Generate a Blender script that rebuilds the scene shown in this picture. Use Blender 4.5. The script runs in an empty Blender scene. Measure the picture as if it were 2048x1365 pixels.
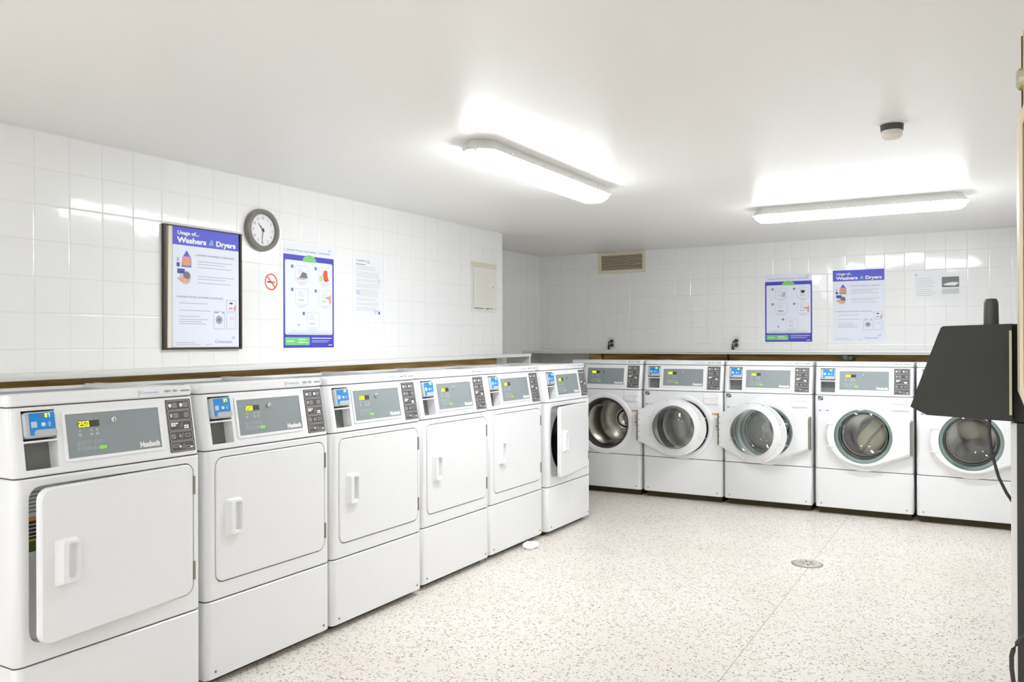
import bpy, bmesh, math, random
from mathutils import Vector, Matrix
from mathutils.geometry import tessellate_polygon
random.seed(7)
SC = bpy.context.scene
COL = SC.collection
PI = math.pi

# ---------------------------------------------------------------- camera
YAW, PITCH, ROLL, EYE = 0.524415, 0.001546, -0.0035643, 1.3202
r0 = Vector((math.cos(YAW), math.sin(YAW), 0)); f0 = Vector((-math.sin(YAW), math.cos(YAW), 0)); up = Vector((0, 0, 1))
fw = f0*math.cos(PITCH) + up*math.sin(PITCH)
u2 = -f0*math.sin(PITCH) + up*math.cos(PITCH)
r3 = r0*math.cos(ROLL) + u2*math.sin(ROLL); u3 = -r0*math.sin(ROLL) + u2*math.cos(ROLL)
cam = bpy.data.objects.new('camera', bpy.data.cameras.new('camera'))
cam.data.sensor_width = 36; cam.data.lens = 1640.83/2048*36; cam.data.clip_start = 0.05
M = Matrix((r3, u3, -fw)).transposed().to_4x4(); M.translation = (0, 0, EYE)
cam.matrix_world = M
COL.objects.link(cam); SC.camera = cam

# ---------------------------------------------------------------- world, exposure
w = bpy.data.worlds.new('world'); SC.world = w; w.use_nodes = True
w.node_tree.nodes['Background'].inputs[0].default_value = (0.9, 0.95, 1, 1)
w.node_tree.nodes['Background'].inputs[1].default_value = 0.3
SC.view_settings.view_transform = 'Standard'; SC.view_settings.look = 'None'
SC.view_settings.gamma = 1; SC.view_settings.use_curve_mapping = False
SC.view_settings.exposure = 0.76
SC.cycles.diffuse_bounces = 5; SC.cycles.glossy_bounces = 4; SC.cycles.max_bounces = 10; SC.cycles.adaptive_threshold = 0.08; SC.cycles.use_light_tree = False; SC.cycles.blur_glossy = 0.5
SC.cycles.caustics_refractive = False
LAMP = 21.0          # emission of the lit diffusers

# ---------------------------------------------------------------- materials
MATS = {}
def mat(name, col, rough=0.5, metal=0.0, spec=0.5, emit=0.0, coat=0.0, bump=None):
    if name in MATS: return MATS[name]
    m = bpy.data.materials.new(name); m.use_nodes = True
    b = m.node_tree.nodes['Principled BSDF']
    b.inputs['Base Color'].default_value = (*col, 1); b.inputs['Roughness'].default_value = rough
    b.inputs['Metallic'].default_value = metal; b.inputs['Specular IOR Level'].default_value = spec
    b.inputs['Coat Weight'].default_value = coat
    if emit:
        b.inputs['Emission Color'].default_value = (*col, 1); b.inputs['Emission Strength'].default_value = emit
        if emit < 3: m.cycles.emission_sampling = 'NONE'      # tiny indicator digits
    if bump:
        nt = m.node_tree; sc, st, ds = bump
        tc = nt.nodes.new('ShaderNodeTexCoord'); nz = nt.nodes.new('ShaderNodeTexNoise'); bp = nt.nodes.new('ShaderNodeBump')
        nz.inputs['Scale'].default_value = sc; bp.inputs['Strength'].default_value = st; bp.inputs['Distance'].default_value = ds
        nt.links.new(tc.outputs['Object'], nz.inputs['Vector']); nt.links.new(nz.outputs['Fac'], bp.inputs['Height'])
        nt.links.new(bp.outputs['Normal'], b.inputs['Normal'])
    MATS[name] = m
    return m

def srgb(r, g, b):
    f = lambda c: (c/255/12.92) if c/255 <= 0.04045 else ((c/255+0.055)/1.055)**2.4
    return (f(r), f(g), f(b))

WHITE = mat('white_enamel', (0.84, 0.84, 0.85), 0.28, coat=0.15)
WPLAS = mat('white_plastic', (0.86, 0.86, 0.87), 0.35)
SEAM = mat('dark_seam', (0.10, 0.10, 0.095), 0.8)
TOE = mat('dark_toe_gap', (0.06, 0.045, 0.02), 0.9)
GREYP = mat('grey_panel', srgb(140, 148, 150), 0.35)
DISPB = mat('display_window', srgb(70, 62, 48), 0.3)
LED = mat('yellow_led', (0.85, 1.0, 0.02), 0.5, emit=1.3)
LEDG = mat('green_led', (0.24, 0.62, 0.10), 0.5, emit=0.12)
INKW = mat('white_ink', (0.85, 0.86, 0.86), 0.5)
INKL = mat('pale_ink', srgb(176, 184, 186), 0.5)
INKG = mat('grey_ink', srgb(120, 120, 128), 0.6)
INKLG = mat('light_grey_ink', srgb(188, 190, 200), 0.6)
INKP = mat('purple_ink', srgb(140, 140, 200), 0.6)
ICONB = mat('icon_panel', srgb(84, 80, 80), 0.45)
ICONL = mat('icon_outline', srgb(190, 188, 186), 0.5)
BLUEC = mat('reader_blue', srgb(20, 135, 215), 0.4)
RGREY = mat('reader_grey', srgb(186, 188, 192), 0.4)
CAVE = mat('recess_dark', srgb(118, 120, 114), 0.7, bump=(300, 0.5, 0.001))
CHROME = mat('chrome', (0.75, 0.75, 0.75), 0.15, 1.0)
STEEL = mat('hinge_steel', srgb(150, 145, 130), 0.4, 0.7)
STEELD = mat('drum_steel', (0.62, 0.60, 0.56), 0.22, 1.0)
RUBBER = mat('gasket_rubber', srgb(70, 66, 62), 0.6)
DARK = mat('drum_dark', (0.02, 0.02, 0.02), 0.6)
SCREW = mat('screw_grey', srgb(140, 136, 130), 0.4, 0.6)
ORANGE = mat('orange_sticker', srgb(225, 150, 80), 0.5)
GREENST = mat('green_sticker', srgb(80, 110, 40), 0.5)
YELST = mat('yellow_sticker', srgb(200, 190, 60), 0.5)
PALEST = mat('pale_sticker', srgb(205, 206, 205), 0.5)
NAVY = mat('navy_ink', srgb(70, 70, 160), 0.5)
BLACKP = mat('black_plastic', (0.026, 0.027, 0.023), 0.55, bump=(700, 0.4, 0.0005))
BEIGE = mat('beige_metal', srgb(228, 214, 188), 0.45)
BEIGED = mat('beige_recess', srgb(196, 184, 160), 0.5)
PAPER = mat('paper', srgb(234, 237, 249), 0.6)
POSTB = mat('poster_blue', srgb(92, 96, 212), 0.55)
POSTB2 = mat('poster_deep_blue', srgb(66, 64, 190), 0.4)
POSTG = mat('poster_green', srgb(120, 205, 120), 0.4)
MINT = mat('mint_ink', srgb(150, 220, 200), 0.5)
REDI = mat('red_ink', srgb(235, 85, 60), 0.5)
PINKI = mat('pink_ink', srgb(220, 150, 170), 0.5)
SKIN = mat('printed_hand_tone', srgb(225, 170, 140), 0.5)
TEALI = mat('teal_ink', srgb(90, 150, 140), 0.5)
PALEB = mat('pale_blue_ink', srgb(214, 222, 238), 0.5)
FRAMED = mat('dark_frame', srgb(62, 52, 40), 0.5)
CREAM = mat('cream_card', srgb(238, 230, 214), 0.6)
CLOCKG = mat('clock_rim_grey', srgb(132, 126, 120), 0.35)
BLKINK = mat('black_ink', (0.03, 0.03, 0.03), 0.5)
SHELFW = mat('shelf_white_paint', (0.80, 0.79, 0.76), 0.4, bump=(30, 0.15, 0.002))

def glass_mat(name, tint, refl=0.08, rough=0.03, ior=1.5):
    m = bpy.data.materials.new(name); m.use_nodes = True; nt = m.node_tree
    nt.nodes.clear()
    out = nt.nodes.new('ShaderNodeOutputMaterial'); mx = nt.nodes.new('ShaderNodeMixShader')
    tr = nt.nodes.new('ShaderNodeBsdfTransparent'); gl = nt.nodes.new('ShaderNodeBsdfGlossy'); fr = nt.nodes.new('ShaderNodeFresnel')
    tr.inputs[0].default_value = (*tint, 1); gl.inputs['Roughness'].default_value = rough; fr.inputs['IOR'].default_value = ior
    ad = nt.nodes.new('ShaderNodeMath'); ad.operation = 'ADD'; ad.inputs[1].default_value = refl
    nt.links.new(fr.outputs[0], ad.inputs[0]); nt.links.new(ad.outputs[0], mx.inputs[0])
    nt.links.new(tr.outputs[0], mx.inputs[1]); nt.links.new(gl.outputs[0], mx.inputs[2]); nt.links.new(mx.outputs[0], out.inputs[0])
    MATS[name] = m
    return m
GLASS = glass_mat('door_glass', (0.98, 0.99, 0.985), 0.03)
GLASSE = glass_mat('glass_teal_edge', (0.74, 0.92, 0.90), 0.12)
GLASSR = glass_mat('bowl_glass', (0.93, 0.95, 0.94), 0.06, 0.05)

def tile_mat(name, ax):
    """glazed 6 inch wall tiles, laid out in metres along ax (0 = x, 1 = y) and z"""
    m = bpy.data.materials.new(name); m.use_nodes = True; nt = m.node_tree; N = nt.nodes; L = nt.links
    b = N['Principled BSDF']
    geo = N.new('ShaderNodeNewGeometry'); sep = N.new('ShaderNodeSeparateXYZ'); L.new(geo.outputs['Position'], sep.inputs[0])
    def math_(op, a, c=None, v=None):
        n = N.new('ShaderNodeMath'); n.operation = op; L.new(a, n.inputs[0])
        if c is not None: L.new(c, n.inputs[1])
        if v is not None: n.inputs[1].default_value = v
        return n.outputs[0]
    T = 0.1535
    u = math_('DIVIDE', math_('ADD', sep.outputs[ax], v=(10*T - (2.126 if ax == 1 else -1.055) % T)), v=T)
    v = math_('DIVIDE', math_('ADD', sep.outputs[2], v=10*T - 0.068), v=T)
    fu, fv = math_('FRACT', u), math_('FRACT', v)
    eu = math_('ABSOLUTE', math_('SUBTRACT', fu, v=0.5)); ev = math_('ABSOLUTE', math_('SUBTRACT', fv, v=0.5))
    e = math_('MAXIMUM', eu, ev)
    gr = math_('GREATER_THAN', e, v=0.4925)
    edge = N.new('ShaderNodeMapRange'); L.new(e, edge.inputs[0]); edge.inputs[1].default_value = 0.465; edge.inputs[2].default_value = 0.495
    edge.inputs[3].default_value = 1; edge.inputs[4].default_value = 0
    cu, cv = math_('FLOOR', u), math_('FLOOR', v)
    cmb = N.new('ShaderNodeCombineXYZ'); L.new(cu, cmb.inputs[0]); L.new(cv, cmb.inputs[1])
    wn = N.new('ShaderNodeTexWhiteNoise'); L.new(cmb.outputs[0], wn.inputs['Vector'])
    mix = N.new('ShaderNodeMix'); mix.data_type = 'RGBA'
    mix.inputs[6].default_value = (0.90, 0.895, 0.885, 1); mix.inputs[7].default_value = (0.78, 0.775, 0.76, 1)
    L.new(gr, mix.inputs[0]); L.new(mix.outputs[2], b.inputs['Base Color'])
    rm = N.new('ShaderNodeMapRange'); L.new(gr, rm.inputs[0]); rm.inputs[3].default_value = 0.10; rm.inputs[4].default_value = 0.6
    L.new(rm.outputs[0], b.inputs['Roughness'])
    bp = N.new('ShaderNodeBump'); bp.inputs['Strength'].default_value = 0.55; bp.inputs['Distance'].default_value = 0.002
    L.new(edge.outputs[0], bp.inputs['Height'])
    nz = N.new('ShaderNodeTexNoise'); nz.inputs['Scale'].default_value = 9; L.new(geo.outputs['Position'], nz.inputs['Vector'])
    bp2 = N.new('ShaderNodeBump'); bp2.inputs['Strength'].default_value = 0.12; bp2.inputs['Distance'].default_value = 0.01
    L.new(nz.outputs['Fac'], bp2.inputs['Height']); L.new(bp.outputs['Normal'], bp2.inputs['Normal'])
    vs = N.new('ShaderNodeVectorMath'); vs.operation = 'SUBTRACT'; L.new(wn.outputs['Color'], vs.inputs[0]); vs.inputs[1].default_value = (0.5, 0.5, 0.5)
    vk = N.new('ShaderNodeVectorMath'); vk.operation = 'SCALE'; L.new(vs.outputs[0], vk.inputs[0]); vk.inputs['Scale'].default_value = 0.022
    va = N.new('ShaderNodeVectorMath'); va.operation = 'ADD'; L.new(vk.outputs[0], va.inputs[0]); L.new(bp2.outputs['Normal'], va.inputs[1])
    vn = N.new('ShaderNodeVectorMath'); vn.operation = 'NORMALIZE'; L.new(va.outputs[0], vn.inputs[0])
    L.new(vn.outputs[0], b.inputs['Normal'])
    return m
TILE_X = tile_mat('glazed_tile_back', 0); TILE_Y = tile_mat('glazed_tile_side', 1)

def ceiling_mat():
    m = bpy.data.materials.new('ceiling_gloss_paint'); m.use_nodes = True; nt = m.node_tree; N = nt.nodes; L = nt.links
    b = N['Principled BSDF']; b.inputs['Base Color'].default_value = (0.92, 0.90, 0.87, 1)
    b.inputs['Roughness'].default_value = 0.36; b.inputs['Specular IOR Level'].default_value = 0.5
    geo = N.new('ShaderNodeNewGeometry'); mp = N.new('ShaderNodeMapping'); L.new(geo.outputs['Position'], mp.inputs[0])
    mp.inputs['Scale'].default_value = (1, 0.35, 1)
    nz = N.new('ShaderNodeTexNoise'); nz.inputs['Scale'].default_value = 2.6; nz.inputs['Detail'].default_value = 5; L.new(mp.outputs[0], nz.inputs['Vector'])
    bp = N.new('ShaderNodeBump'); bp.inputs['Strength'].default_value = 0.25; bp.inputs['Distance'].default_value = 0.02
    L.new(nz.outputs['Fac'], bp.inputs['Height']); L.new(bp.outputs['Normal'], b.inputs['Normal'])
    return m
CEIL = ceiling_mat()

def terrazzo():
    m = bpy.data.materials.new('terrazzo'); m.use_nodes = True; nt = m.node_tree; N = nt.nodes; L = nt.links
    b = N['Principled BSDF']; b.inputs['Roughness'].default_value = 0.33
    geo = N.new('ShaderNodeNewGeometry')
    base = None
    nz = N.new('ShaderNodeTexNoise'); nz.inputs['Scale'].default_value = 1.6; nz.inputs['Detail'].default_value = 4
    L.new(geo.outputs['Position'], nz.inputs['Vector'])
    rp = N.new('ShaderNodeValToRGB'); rp.color_ramp.elements[0].position = 0.3; rp.color_ramp.elements[1].position = 0.7
    rp.color_ramp.elements[0].color = (0.76, 0.70, 0.63, 1); rp.color_ramp.elements[1].color = (0.80, 0.765, 0.71, 1)
    L.new(nz.outputs['Fac'], rp.inputs[0]); base = rp.outputs[0]
    def layer(base, scale, thr, cols, stretch, rot, amount):
        mp = N.new('ShaderNodeMapping'); L.new(geo.outputs['Position'], mp.inputs[0])
        mp.inputs['Scale'].default_value = stretch; mp.inputs['Rotation'].default_value = (0, 0, rot)
        vo = N.new('ShaderNodeTexVoronoi'); vo.inputs['Scale'].default_value = scale; L.new(mp.outputs[0], vo.inputs['Vector'])
        sp = N.new('ShaderNodeSeparateColor'); L.new(vo.outputs['Color'], sp.inputs[0])
        # radius of the chip grows with its cell's random value; cells above a value carry none
        rad = N.new('ShaderNodeMapRange'); L.new(sp.outputs[0], rad.inputs[0])
        rad.inputs[1].default_value = 1-amount; rad.inputs[2].default_value = 1; rad.inputs[3].default_value = 0; rad.inputs[4].default_value = thr
        lt = N.new('ShaderNodeMath'); lt.operation = 'LESS_THAN'; L.new(vo.outputs['Distance'], lt.inputs[0]); L.new(rad.outputs[0], lt.inputs[1])
        cr = N.new('ShaderNodeValToRGB'); L.new(sp.outputs[1], cr.inputs[0]); cr.color_ramp.interpolation = 'CONSTANT'
        cr.color_ramp.elements[0].color = (*cols[0], 1); cr.color_ramp.elements[1].position = 0.35; cr.color_ramp.elements[1].color = (*cols[1], 1)
        for i, c in enumerate(cols[2:]):
            e = cr.color_ramp.elements.new(0.35+0.22*(i+1)); e.color = (*c, 1)
        mx = N.new('ShaderNodeMix'); mx.data_type = 'RGBA'; L.new(lt.outputs[0], mx.inputs[0]); L.new(base, mx.inputs[6]); L.new(cr.outputs[0], mx.inputs[7])
        return mx.outputs[2]
    cols = [srgb(158, 136, 112), srgb(198, 184, 162), srgb(140, 128, 114), srgb(180, 148, 112)]
    base = layer(base, 62, 0.46, cols, (1, 1.9, 1), 0.4, 0.72)
    base = layer(base, 50, 0.42, [srgb(160, 138, 112), srgb(186, 172, 152), srgb(138, 124, 108), srgb(196, 176, 146)], (1.8, 1, 1), -0.5, 0.58)
    base = layer(base, 95, 0.40, [srgb(176, 160, 140), srgb(244, 240, 232), srgb(150, 140, 128), srgb(240, 236, 226)], (1, 1, 1), 1.1, 0.6)
    sep = N.new('ShaderNodeSeparateXYZ'); L.new(geo.outputs['Position'], sep.inputs[0])
    a = N.new('ShaderNodeMath'); a.operation = 'ADD'; a.inputs[1].default_value = 0.905; L.new(sep.outputs[0], a.inputs[0])
    ab = N.new('ShaderNodeMath'); ab.operation = 'ABSOLUTE'; L.new(a.outputs[0], ab.inputs[0])
    lt = N.new('ShaderNodeMath'); lt.operation = 'LESS_THAN'; lt.inputs[1].default_value = 0.0022; L.new(ab.outputs[0], lt.inputs[0])
    mx = N.new('ShaderNodeMix'); mx.data_type = 'RGBA'; L.new(lt.outputs[0], mx.inputs[0]); L.new(base, mx.inputs[6]); mx.inputs[7].default_value = (*srgb(185, 172, 152), 1)
    L.new(mx.outputs[2], b.inputs['Base Color'])
    return m
TERR = terrazzo()

def wood_mat():
    m = bpy.data.materials.new('raw_wood'); m.use_nodes = True; nt = m.node_tree; N = nt.nodes; L = nt.links
    b = N['Principled BSDF']; b.inputs['Roughness'].default_value = 0.7
    geo = N.new('ShaderNodeNewGeometry'); mp = N.new('ShaderNodeMapping'); L.new(geo.outputs['Position'], mp.inputs[0])
    mp.inputs['Scale'].default_value = (1.2, 1.2, 14)
    nz = N.new('ShaderNodeTexNoise'); nz.inputs['Scale'].default_value = 2.2; nz.inputs['Detail'].default_value = 6; L.new(mp.outputs[0], nz.inputs['Vector'])
    rp = N.new('ShaderNodeValToRGB'); L.new(nz.outputs['Fac'], rp.inputs[0])
    rp.color_ramp.elements[0].position = 0.3; rp.color_ramp.elements[0].color = (*srgb(176, 136, 66), 1)
    rp.color_ramp.elements[1].position = 0.7; rp.color_ramp.elements[1].color = (*srgb(240, 204, 140), 1)
    L.new(rp.outputs[0], b.inputs['Base Color'])
    return m
WOOD = wood_mat()

def cloth_mat(name, c1, c2, scale):
    m = bpy.data.materials.new(name); m.use_nodes = True; nt = m.node_tree; N = nt.nodes; L = nt.links
    b = N['Principled BSDF']; b.inputs['Roughness'].default_value = 0.9
    tc = N.new('ShaderNodeTexCoord'); wv = N.new('ShaderNodeTexWave'); wv.inputs['Scale'].default_value = scale; wv.inputs['Distortion'].default_value = 1.5
    L.new(tc.outputs['Object'], wv.inputs['Vector'])
    rp = N.new('ShaderNodeValToRGB'); L.new(wv.outputs['Fac'], rp.inputs[0])
    rp.color_ramp.elements[0].position = 0.06; rp.color_ramp.elements[1].position = 0.2
    rp.color_ramp.elements[0].color = (*c1, 1); rp.color_ramp.elements[1].color = (*c2, 1); L.new(rp.outputs[0], b.inputs['Base Color'])
    return m

# ---------------------------------------------------------------- mesh helpers
FLAT = lambda x, z, d: (x, -d, z)          # a front facing -y; d = distance proud of it

def rrect(x0, z0, x1, z1, r=0.0, n=6):
    if r <= 0: return [(x0, z0), (x1, z0), (x1, z1), (x0, z1)]
    o = []
    for cx, cz, a in ((x1-r, z0+r, -PI/2), (x1-r, z1-r, 0), (x0+r, z1-r, PI/2), (x0+r, z0+r, PI)):
        for i in range(n+1):
            t = a + PI/2*i/n; o.append((cx+r*math.cos(t), cz+r*math.sin(t)))
    return o
def circ(cx, cz, r, n=48, rz=None):
    rz = rz or r
    return [(cx+r*math.cos(2*PI*i/n), cz+rz*math.sin(2*PI*i/n)) for i in range(n)]

class MB:
    def __init__(s): s.v = []; s.f = []; s.m = []; s.mats = []
    def mi(s, m):
        if m not in s.mats: s.mats.append(m)
        return s.mats.index(m)
    def add(s, vs, fs, m):
        o = len(s.v); s.v += [tuple(p) for p in vs]; k = s.mi(m)
        for f in fs: s.f.append(tuple(i+o for i in f)); s.m.append(k)
        return s
    def poly(s, mp, outer, d, m, holes=()):
        loops = [outer]+list(holes)
        tri = tessellate_polygon([[Vector((x, z, 0)) for x, z in l] for l in loops])
        vs = [mp(x, z, d) for l in loops for x, z in l]
        return s.add(vs, tri, m)
    def wall(s, mp, loop0, d0, loop1, d1, m):
        n = len(loop0)
        vs = [mp(x, z, d0) for x, z in loop0]+[mp(x, z, d1) for x, z in loop1]
        return s.add(vs, [(i, (i+1) % n, n+(i+1) % n, n+i) for i in range(n)], m)
    def slab(s, mp, outer, d0, d1, m, holes=(), front=None, cham=0.0, side=None, back=True):
        """extruded outline from d0 (back) to d1 (front); front = slightly smaller outline for a chamfer"""
        side = side or m; fo = front or outer
        s.poly(mp, fo, d1, m, holes)
        if back: s.poly(mp, outer, d0, m, holes)
        if front:
            s.wall(mp, outer, d0, outer, d1-cham, side); s.wall(mp, outer, d1-cham, front, d1, side)
        else: s.wall(mp, outer, d0, outer, d1, side)
        for h in holes: s.wall(mp, h, d0, h, d1, side)
        return s
    def rslab(s, mp, x0, z0, x1, z1, r, d0, d1, m, c=0.002, holes=(), side=None, n=6):
        return s.slab(mp, rrect(x0, z0, x1, z1, r, n), d0, d1, m, holes, rrect(x0+c, z0+c, x1-c, z1-c, max(r-c, 0), n) if r > 0 else None, c, side)
    def box(s, x0, y0, z0, x1, y1, z1, m):
        v = [(x, y, z) for z in (z0, z1) for y in (y0, y1) for x in (x0, x1)]
        return s.add(v, [(0, 2, 3, 1), (4, 5, 7, 6), (0, 1, 5, 4), (2, 6, 7, 3), (0, 4, 6, 2), (1, 3, 7, 5)], m)
    def lathe(s, c, prof, m, n=48, axis='y', sx=1.0):
        """profile of (radius, along axis) round the axis through c"""
        vs = []; fs = []
        for r, h in prof:
            for i in range(n):
                a = 2*PI*i/n; p, q = r*math.cos(a)*sx, r*math.sin(a)
                vs.append((c[0]+p, c[1]+h, c[2]+q) if axis == 'y' else ((c[0]+p, c[1]+q, c[2]+h) if axis == 'z' else (c[0]+h, c[1]+p, c[2]+q)))
        for k in range(len(prof)-1):
            for i in range(n):
                j = (i+1) % n; fs.append((k*n+i, k*n+j, (k+1)*n+j, (k+1)*n+i))
        return s.add(vs, fs, m)
    def tube(s, path, r, m, n=10):
        vs = []; fs = []; P = [Vector(p) for p in path]
        for k, p in enumerate(P):
            t = (P[min(k+1, len(P)-1)]-P[max(k-1, 0)]).normalized()
            a = t.cross(Vector((0, 0, 1)) if abs(t.z) < 0.9 else Vector((1, 0, 0))).normalized(); b = t.cross(a)
            for i in range(n):
                q = 2*PI*i/n; vs.append(p+a*r*math.cos(q)+b*r*math.sin(q))
        for k in range(len(P)-1):
            for i in range(n):
                j = (i+1) % n; fs.append((k*n+i, k*n+j, (k+1)*n+j, (k+1)*n+i))
        fs.append(tuple(range(n))); fs.append(tuple((len(P)-1)*n+i for i in range(n)))
        return s.add(vs, fs, m)
    def text(s, mp, txt, x, z, h, d, m, width=None, bold=0.0, shear=0.0, align='LEFT'):
        vs, fs = text_geo(txt, bold, shear)
        if not vs: return s
        xs = [p[0] for p in vs]; x0, x1 = min(xs), max(xs); sc = h/0.69
        sx = (width/(x1-x0)) if width else sc
        ox = x if align == 'LEFT' else (x-(x1-x0)*sx/2 if align == 'CENTER' else x-(x1-x0)*sx)
        return s.add([mp(ox+(p[0]-x0)*sx, z+p[1]*sc, d) for p in vs], fs, m)
    def xform(s, M):
        s.v = [tuple(M @ Vector(p)) for p in s.v]; return s
    def build(s, name, parent=None, smooth=35, **tags):
        me = bpy.data.meshes.new(name); me.from_pydata(s.v, [], s.f)
        for m in s.mats: me.materials.append(m)
        me.polygons.foreach_set('material_index', s.m)
        bm = bmesh.new(); bm.from_mesh(me); bmesh.ops.remove_doubles(bm, verts=bm.verts, dist=1e-6)
        bmesh.ops.recalc_face_normals(bm, faces=bm.faces); bm.to_mesh(me); bm.free()
        me.polygons.foreach_set('use_smooth', [True]*len(me.polygons)); me.set_sharp_from_angle(angle=math.radians(smooth))
        o = bpy.data.objects.new(name, me); COL.objects.link(o)
        if parent: o.parent = parent
        for k, v in tags.items(): o[k] = v
        return o

TXT = {}
def text_geo(txt, bold=0.0, shear=0.0):
    key = (txt, bold, shear)
    if key in TXT: return TXT[key]
    cu = bpy.data.curves.new('t', 'FONT'); cu.body = txt; cu.size = 1.0; cu.offset = bold; cu.shear = shear; cu.resolution_u = 3; cu.fill_mode = 'BOTH'
    ob = bpy.data.objects.new('t', cu); COL.objects.link(ob)
    dg = bpy.context.evaluated_depsgraph_get(); dg.update()
    me = bpy.data.meshes.new_from_object(ob.evaluated_get(dg))
    r = ([tuple(v.co) for v in me.vertices], [tuple(p.vertices) for p in me.polygons])
    bpy.data.objects.remove(ob); bpy.data.curves.remove(cu); bpy.data.meshes.remove(me)
    TXT[key] = r
    return r

def empty(name, loc=(0, 0, 0), rz=0, **tags):
    o = bpy.data.objects.new(name, None); o.location = loc; o.rotation_euler = (0, 0, rz); o.empty_display_size = 0.1; COL.objects.link(o)
    for k, v in tags.items(): o[k] = v
    return o
def copy_tree(o, parent=None):
    c = o.copy(); COL.objects.link(c); c.parent = parent
    for ch in list(o.children):
        if ch.name in COL.objects: copy_tree(ch, c)
    return c
def child(root, nm):
    for c in root.children:
        if c.name.split('.')[0] == nm: return c

# ---------------------------------------------------------------- room
LX, BY, CZ, RX, NX, WE = -3.45, 7.62, 2.22, 0.262, -4.06, 5.81   # left wall, back wall, ceiling, right wall, recessed wall, end of left wall
FY = -2.4
def struct(name, mb): return mb.build(name, None, kind='structure')
struct('floor', MB().box(-4.3, FY-0.2, -0.12, 0.5, BY+0.2, 0, TERR))
struct('ceiling', MB().box(-4.3, FY-0.2, CZ, 0.5, BY+0.2, CZ+0.12, CEIL))
struct('wall_left', MB().box(-4.3, FY, 0, LX, WE, CZ, TILE_Y))
struct('wall_recess', MB().box(-4.3, WE, 0, NX, BY, CZ, TILE_Y))
struct('wall_back', MB().box(-4.3, BY, 0, 0.5, BY+0.2, CZ, TILE_X))
struct('wall_right', MB().box(RX, FY, 0, 0.5, BY, CZ, TILE_Y))
struct('wall_front', MB().box(-4.3, FY-0.2, 0, 0.5, FY, CZ, TILE_X))

# ---------------------------------------------------------------- ceiling lights
def fixture(name, loc, rz, L, label):
    root = empty(name, loc, rz, label=label, category='ceiling light', group='long ceiling lights')
    H0 = mat('fixture_housing', (0.80, 0.80, 0.78), 0.4)
    EM = mat('lit_diffuser', (0.92, 0.965, 1.0), 0.3, emit=LAMP)
    def oct_(hl, hw, c): return [(-hl, -hw+c), (-hl+c, -hw), (hl-c, -hw), (hl, -hw+c), (hl, hw-c), (hl-c, hw), (-hl+c, hw), (-hl, hw-c)]
    mp = lambda x, y, d: (x, y, -d)
    a = MB(); a.slab(mp, oct_(L/2-0.03, 0.065, 0.045), 0, 0.045, H0, front=oct_(L/2, 0.092, 0.05), cham=0.045)
    a.wall(mp, oct_(L/2, 0.092, 0.05), 0.045, oct_(L/2+0.004, 0.096, 0.05), 0.052, H0)
    a.build('housing', root)
    b = MB(); o1, o2, o3 = oct_(L/2, 0.091, 0.05), oct_(L/2-0.012, 0.082, 0.045), oct_(L/2-0.035, 0.058, 0.03)
    b.wall(mp, o1, 0.046, o2, 0.076, EM); b.wall(mp, o2, 0.076, o3, 0.092, EM); b.poly(mp, o3, 0.092, EM); b.poly(mp, o1, 0.046, EM)
    b.build('diffuser', root)
    for sy in (-1, 1):
        for k in range(4):
            x = (-0.5+(k+0.5)/4)*(L-0.1)
            MB().box(x-0.008, sy*0.09-0.004, -0.056, x+0.008, sy*0.09+0.007, -0.036, H0).build('clip', root)
    for sx in (-1, 1):
        for sy in (-0.03, 0.03):
            MB().box(sx*L/2-0.006, sy-0.007, -0.058, sx*L/2+0.006, sy+0.007, -0.038, H0).build('clip', root)
    return root
fixture('ceiling_light', (-1.96, 3.72, CZ), PI/2, 1.38, 'long ceiling light mounted parallel to the clock wall')
fixture('ceiling_light', (-0.73, 5.68, CZ), 0.0, 1.27, 'long ceiling light mounted parallel to the washer wall')
fixture('ceiling_light', (-0.9, -1.0, CZ), PI/2, 1.3, 'unseen fill light added in the near end of the room behind the viewer')  # unseen fixture, added to even out the room's light
fixture('ceiling_light', (-2.4, -1.0, CZ), PI/2, 1.3, 'unseen fill light added in the near left corner behind the viewer')  # second unseen fixture, added as fill for the machine fronts and far corner

d = empty('smoke_detector', (-0.335, 3.72, CZ), 0, label='small round smoke detector on the ceiling with a dark band', category='smoke detector')
MB().lathe((0, 0, 0), [(0.001, 0), (0.062, 0), (0.062, -0.004), (0.045, -0.007), (0.001, -0.007)], WPLAS, 32, 'z').build('base_plate', d)
MB().lathe((0, 0, 0), [(0.045, -0.006), (0.043, -0.032), (0.02, -0.032)], mat('detector_band', srgb(70, 66, 58), 0.6), 32, 'z').build('vent_band', d)
MB().lathe((0, 0, 0), [(0.040, -0.030), (0.040, -0.052), (0.030, -0.064), (0.012, -0.068), (0.001, -0.068)], mat('detector_cap', srgb(225, 218, 208), 0.4), 32, 'z').build('cap', d)

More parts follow.
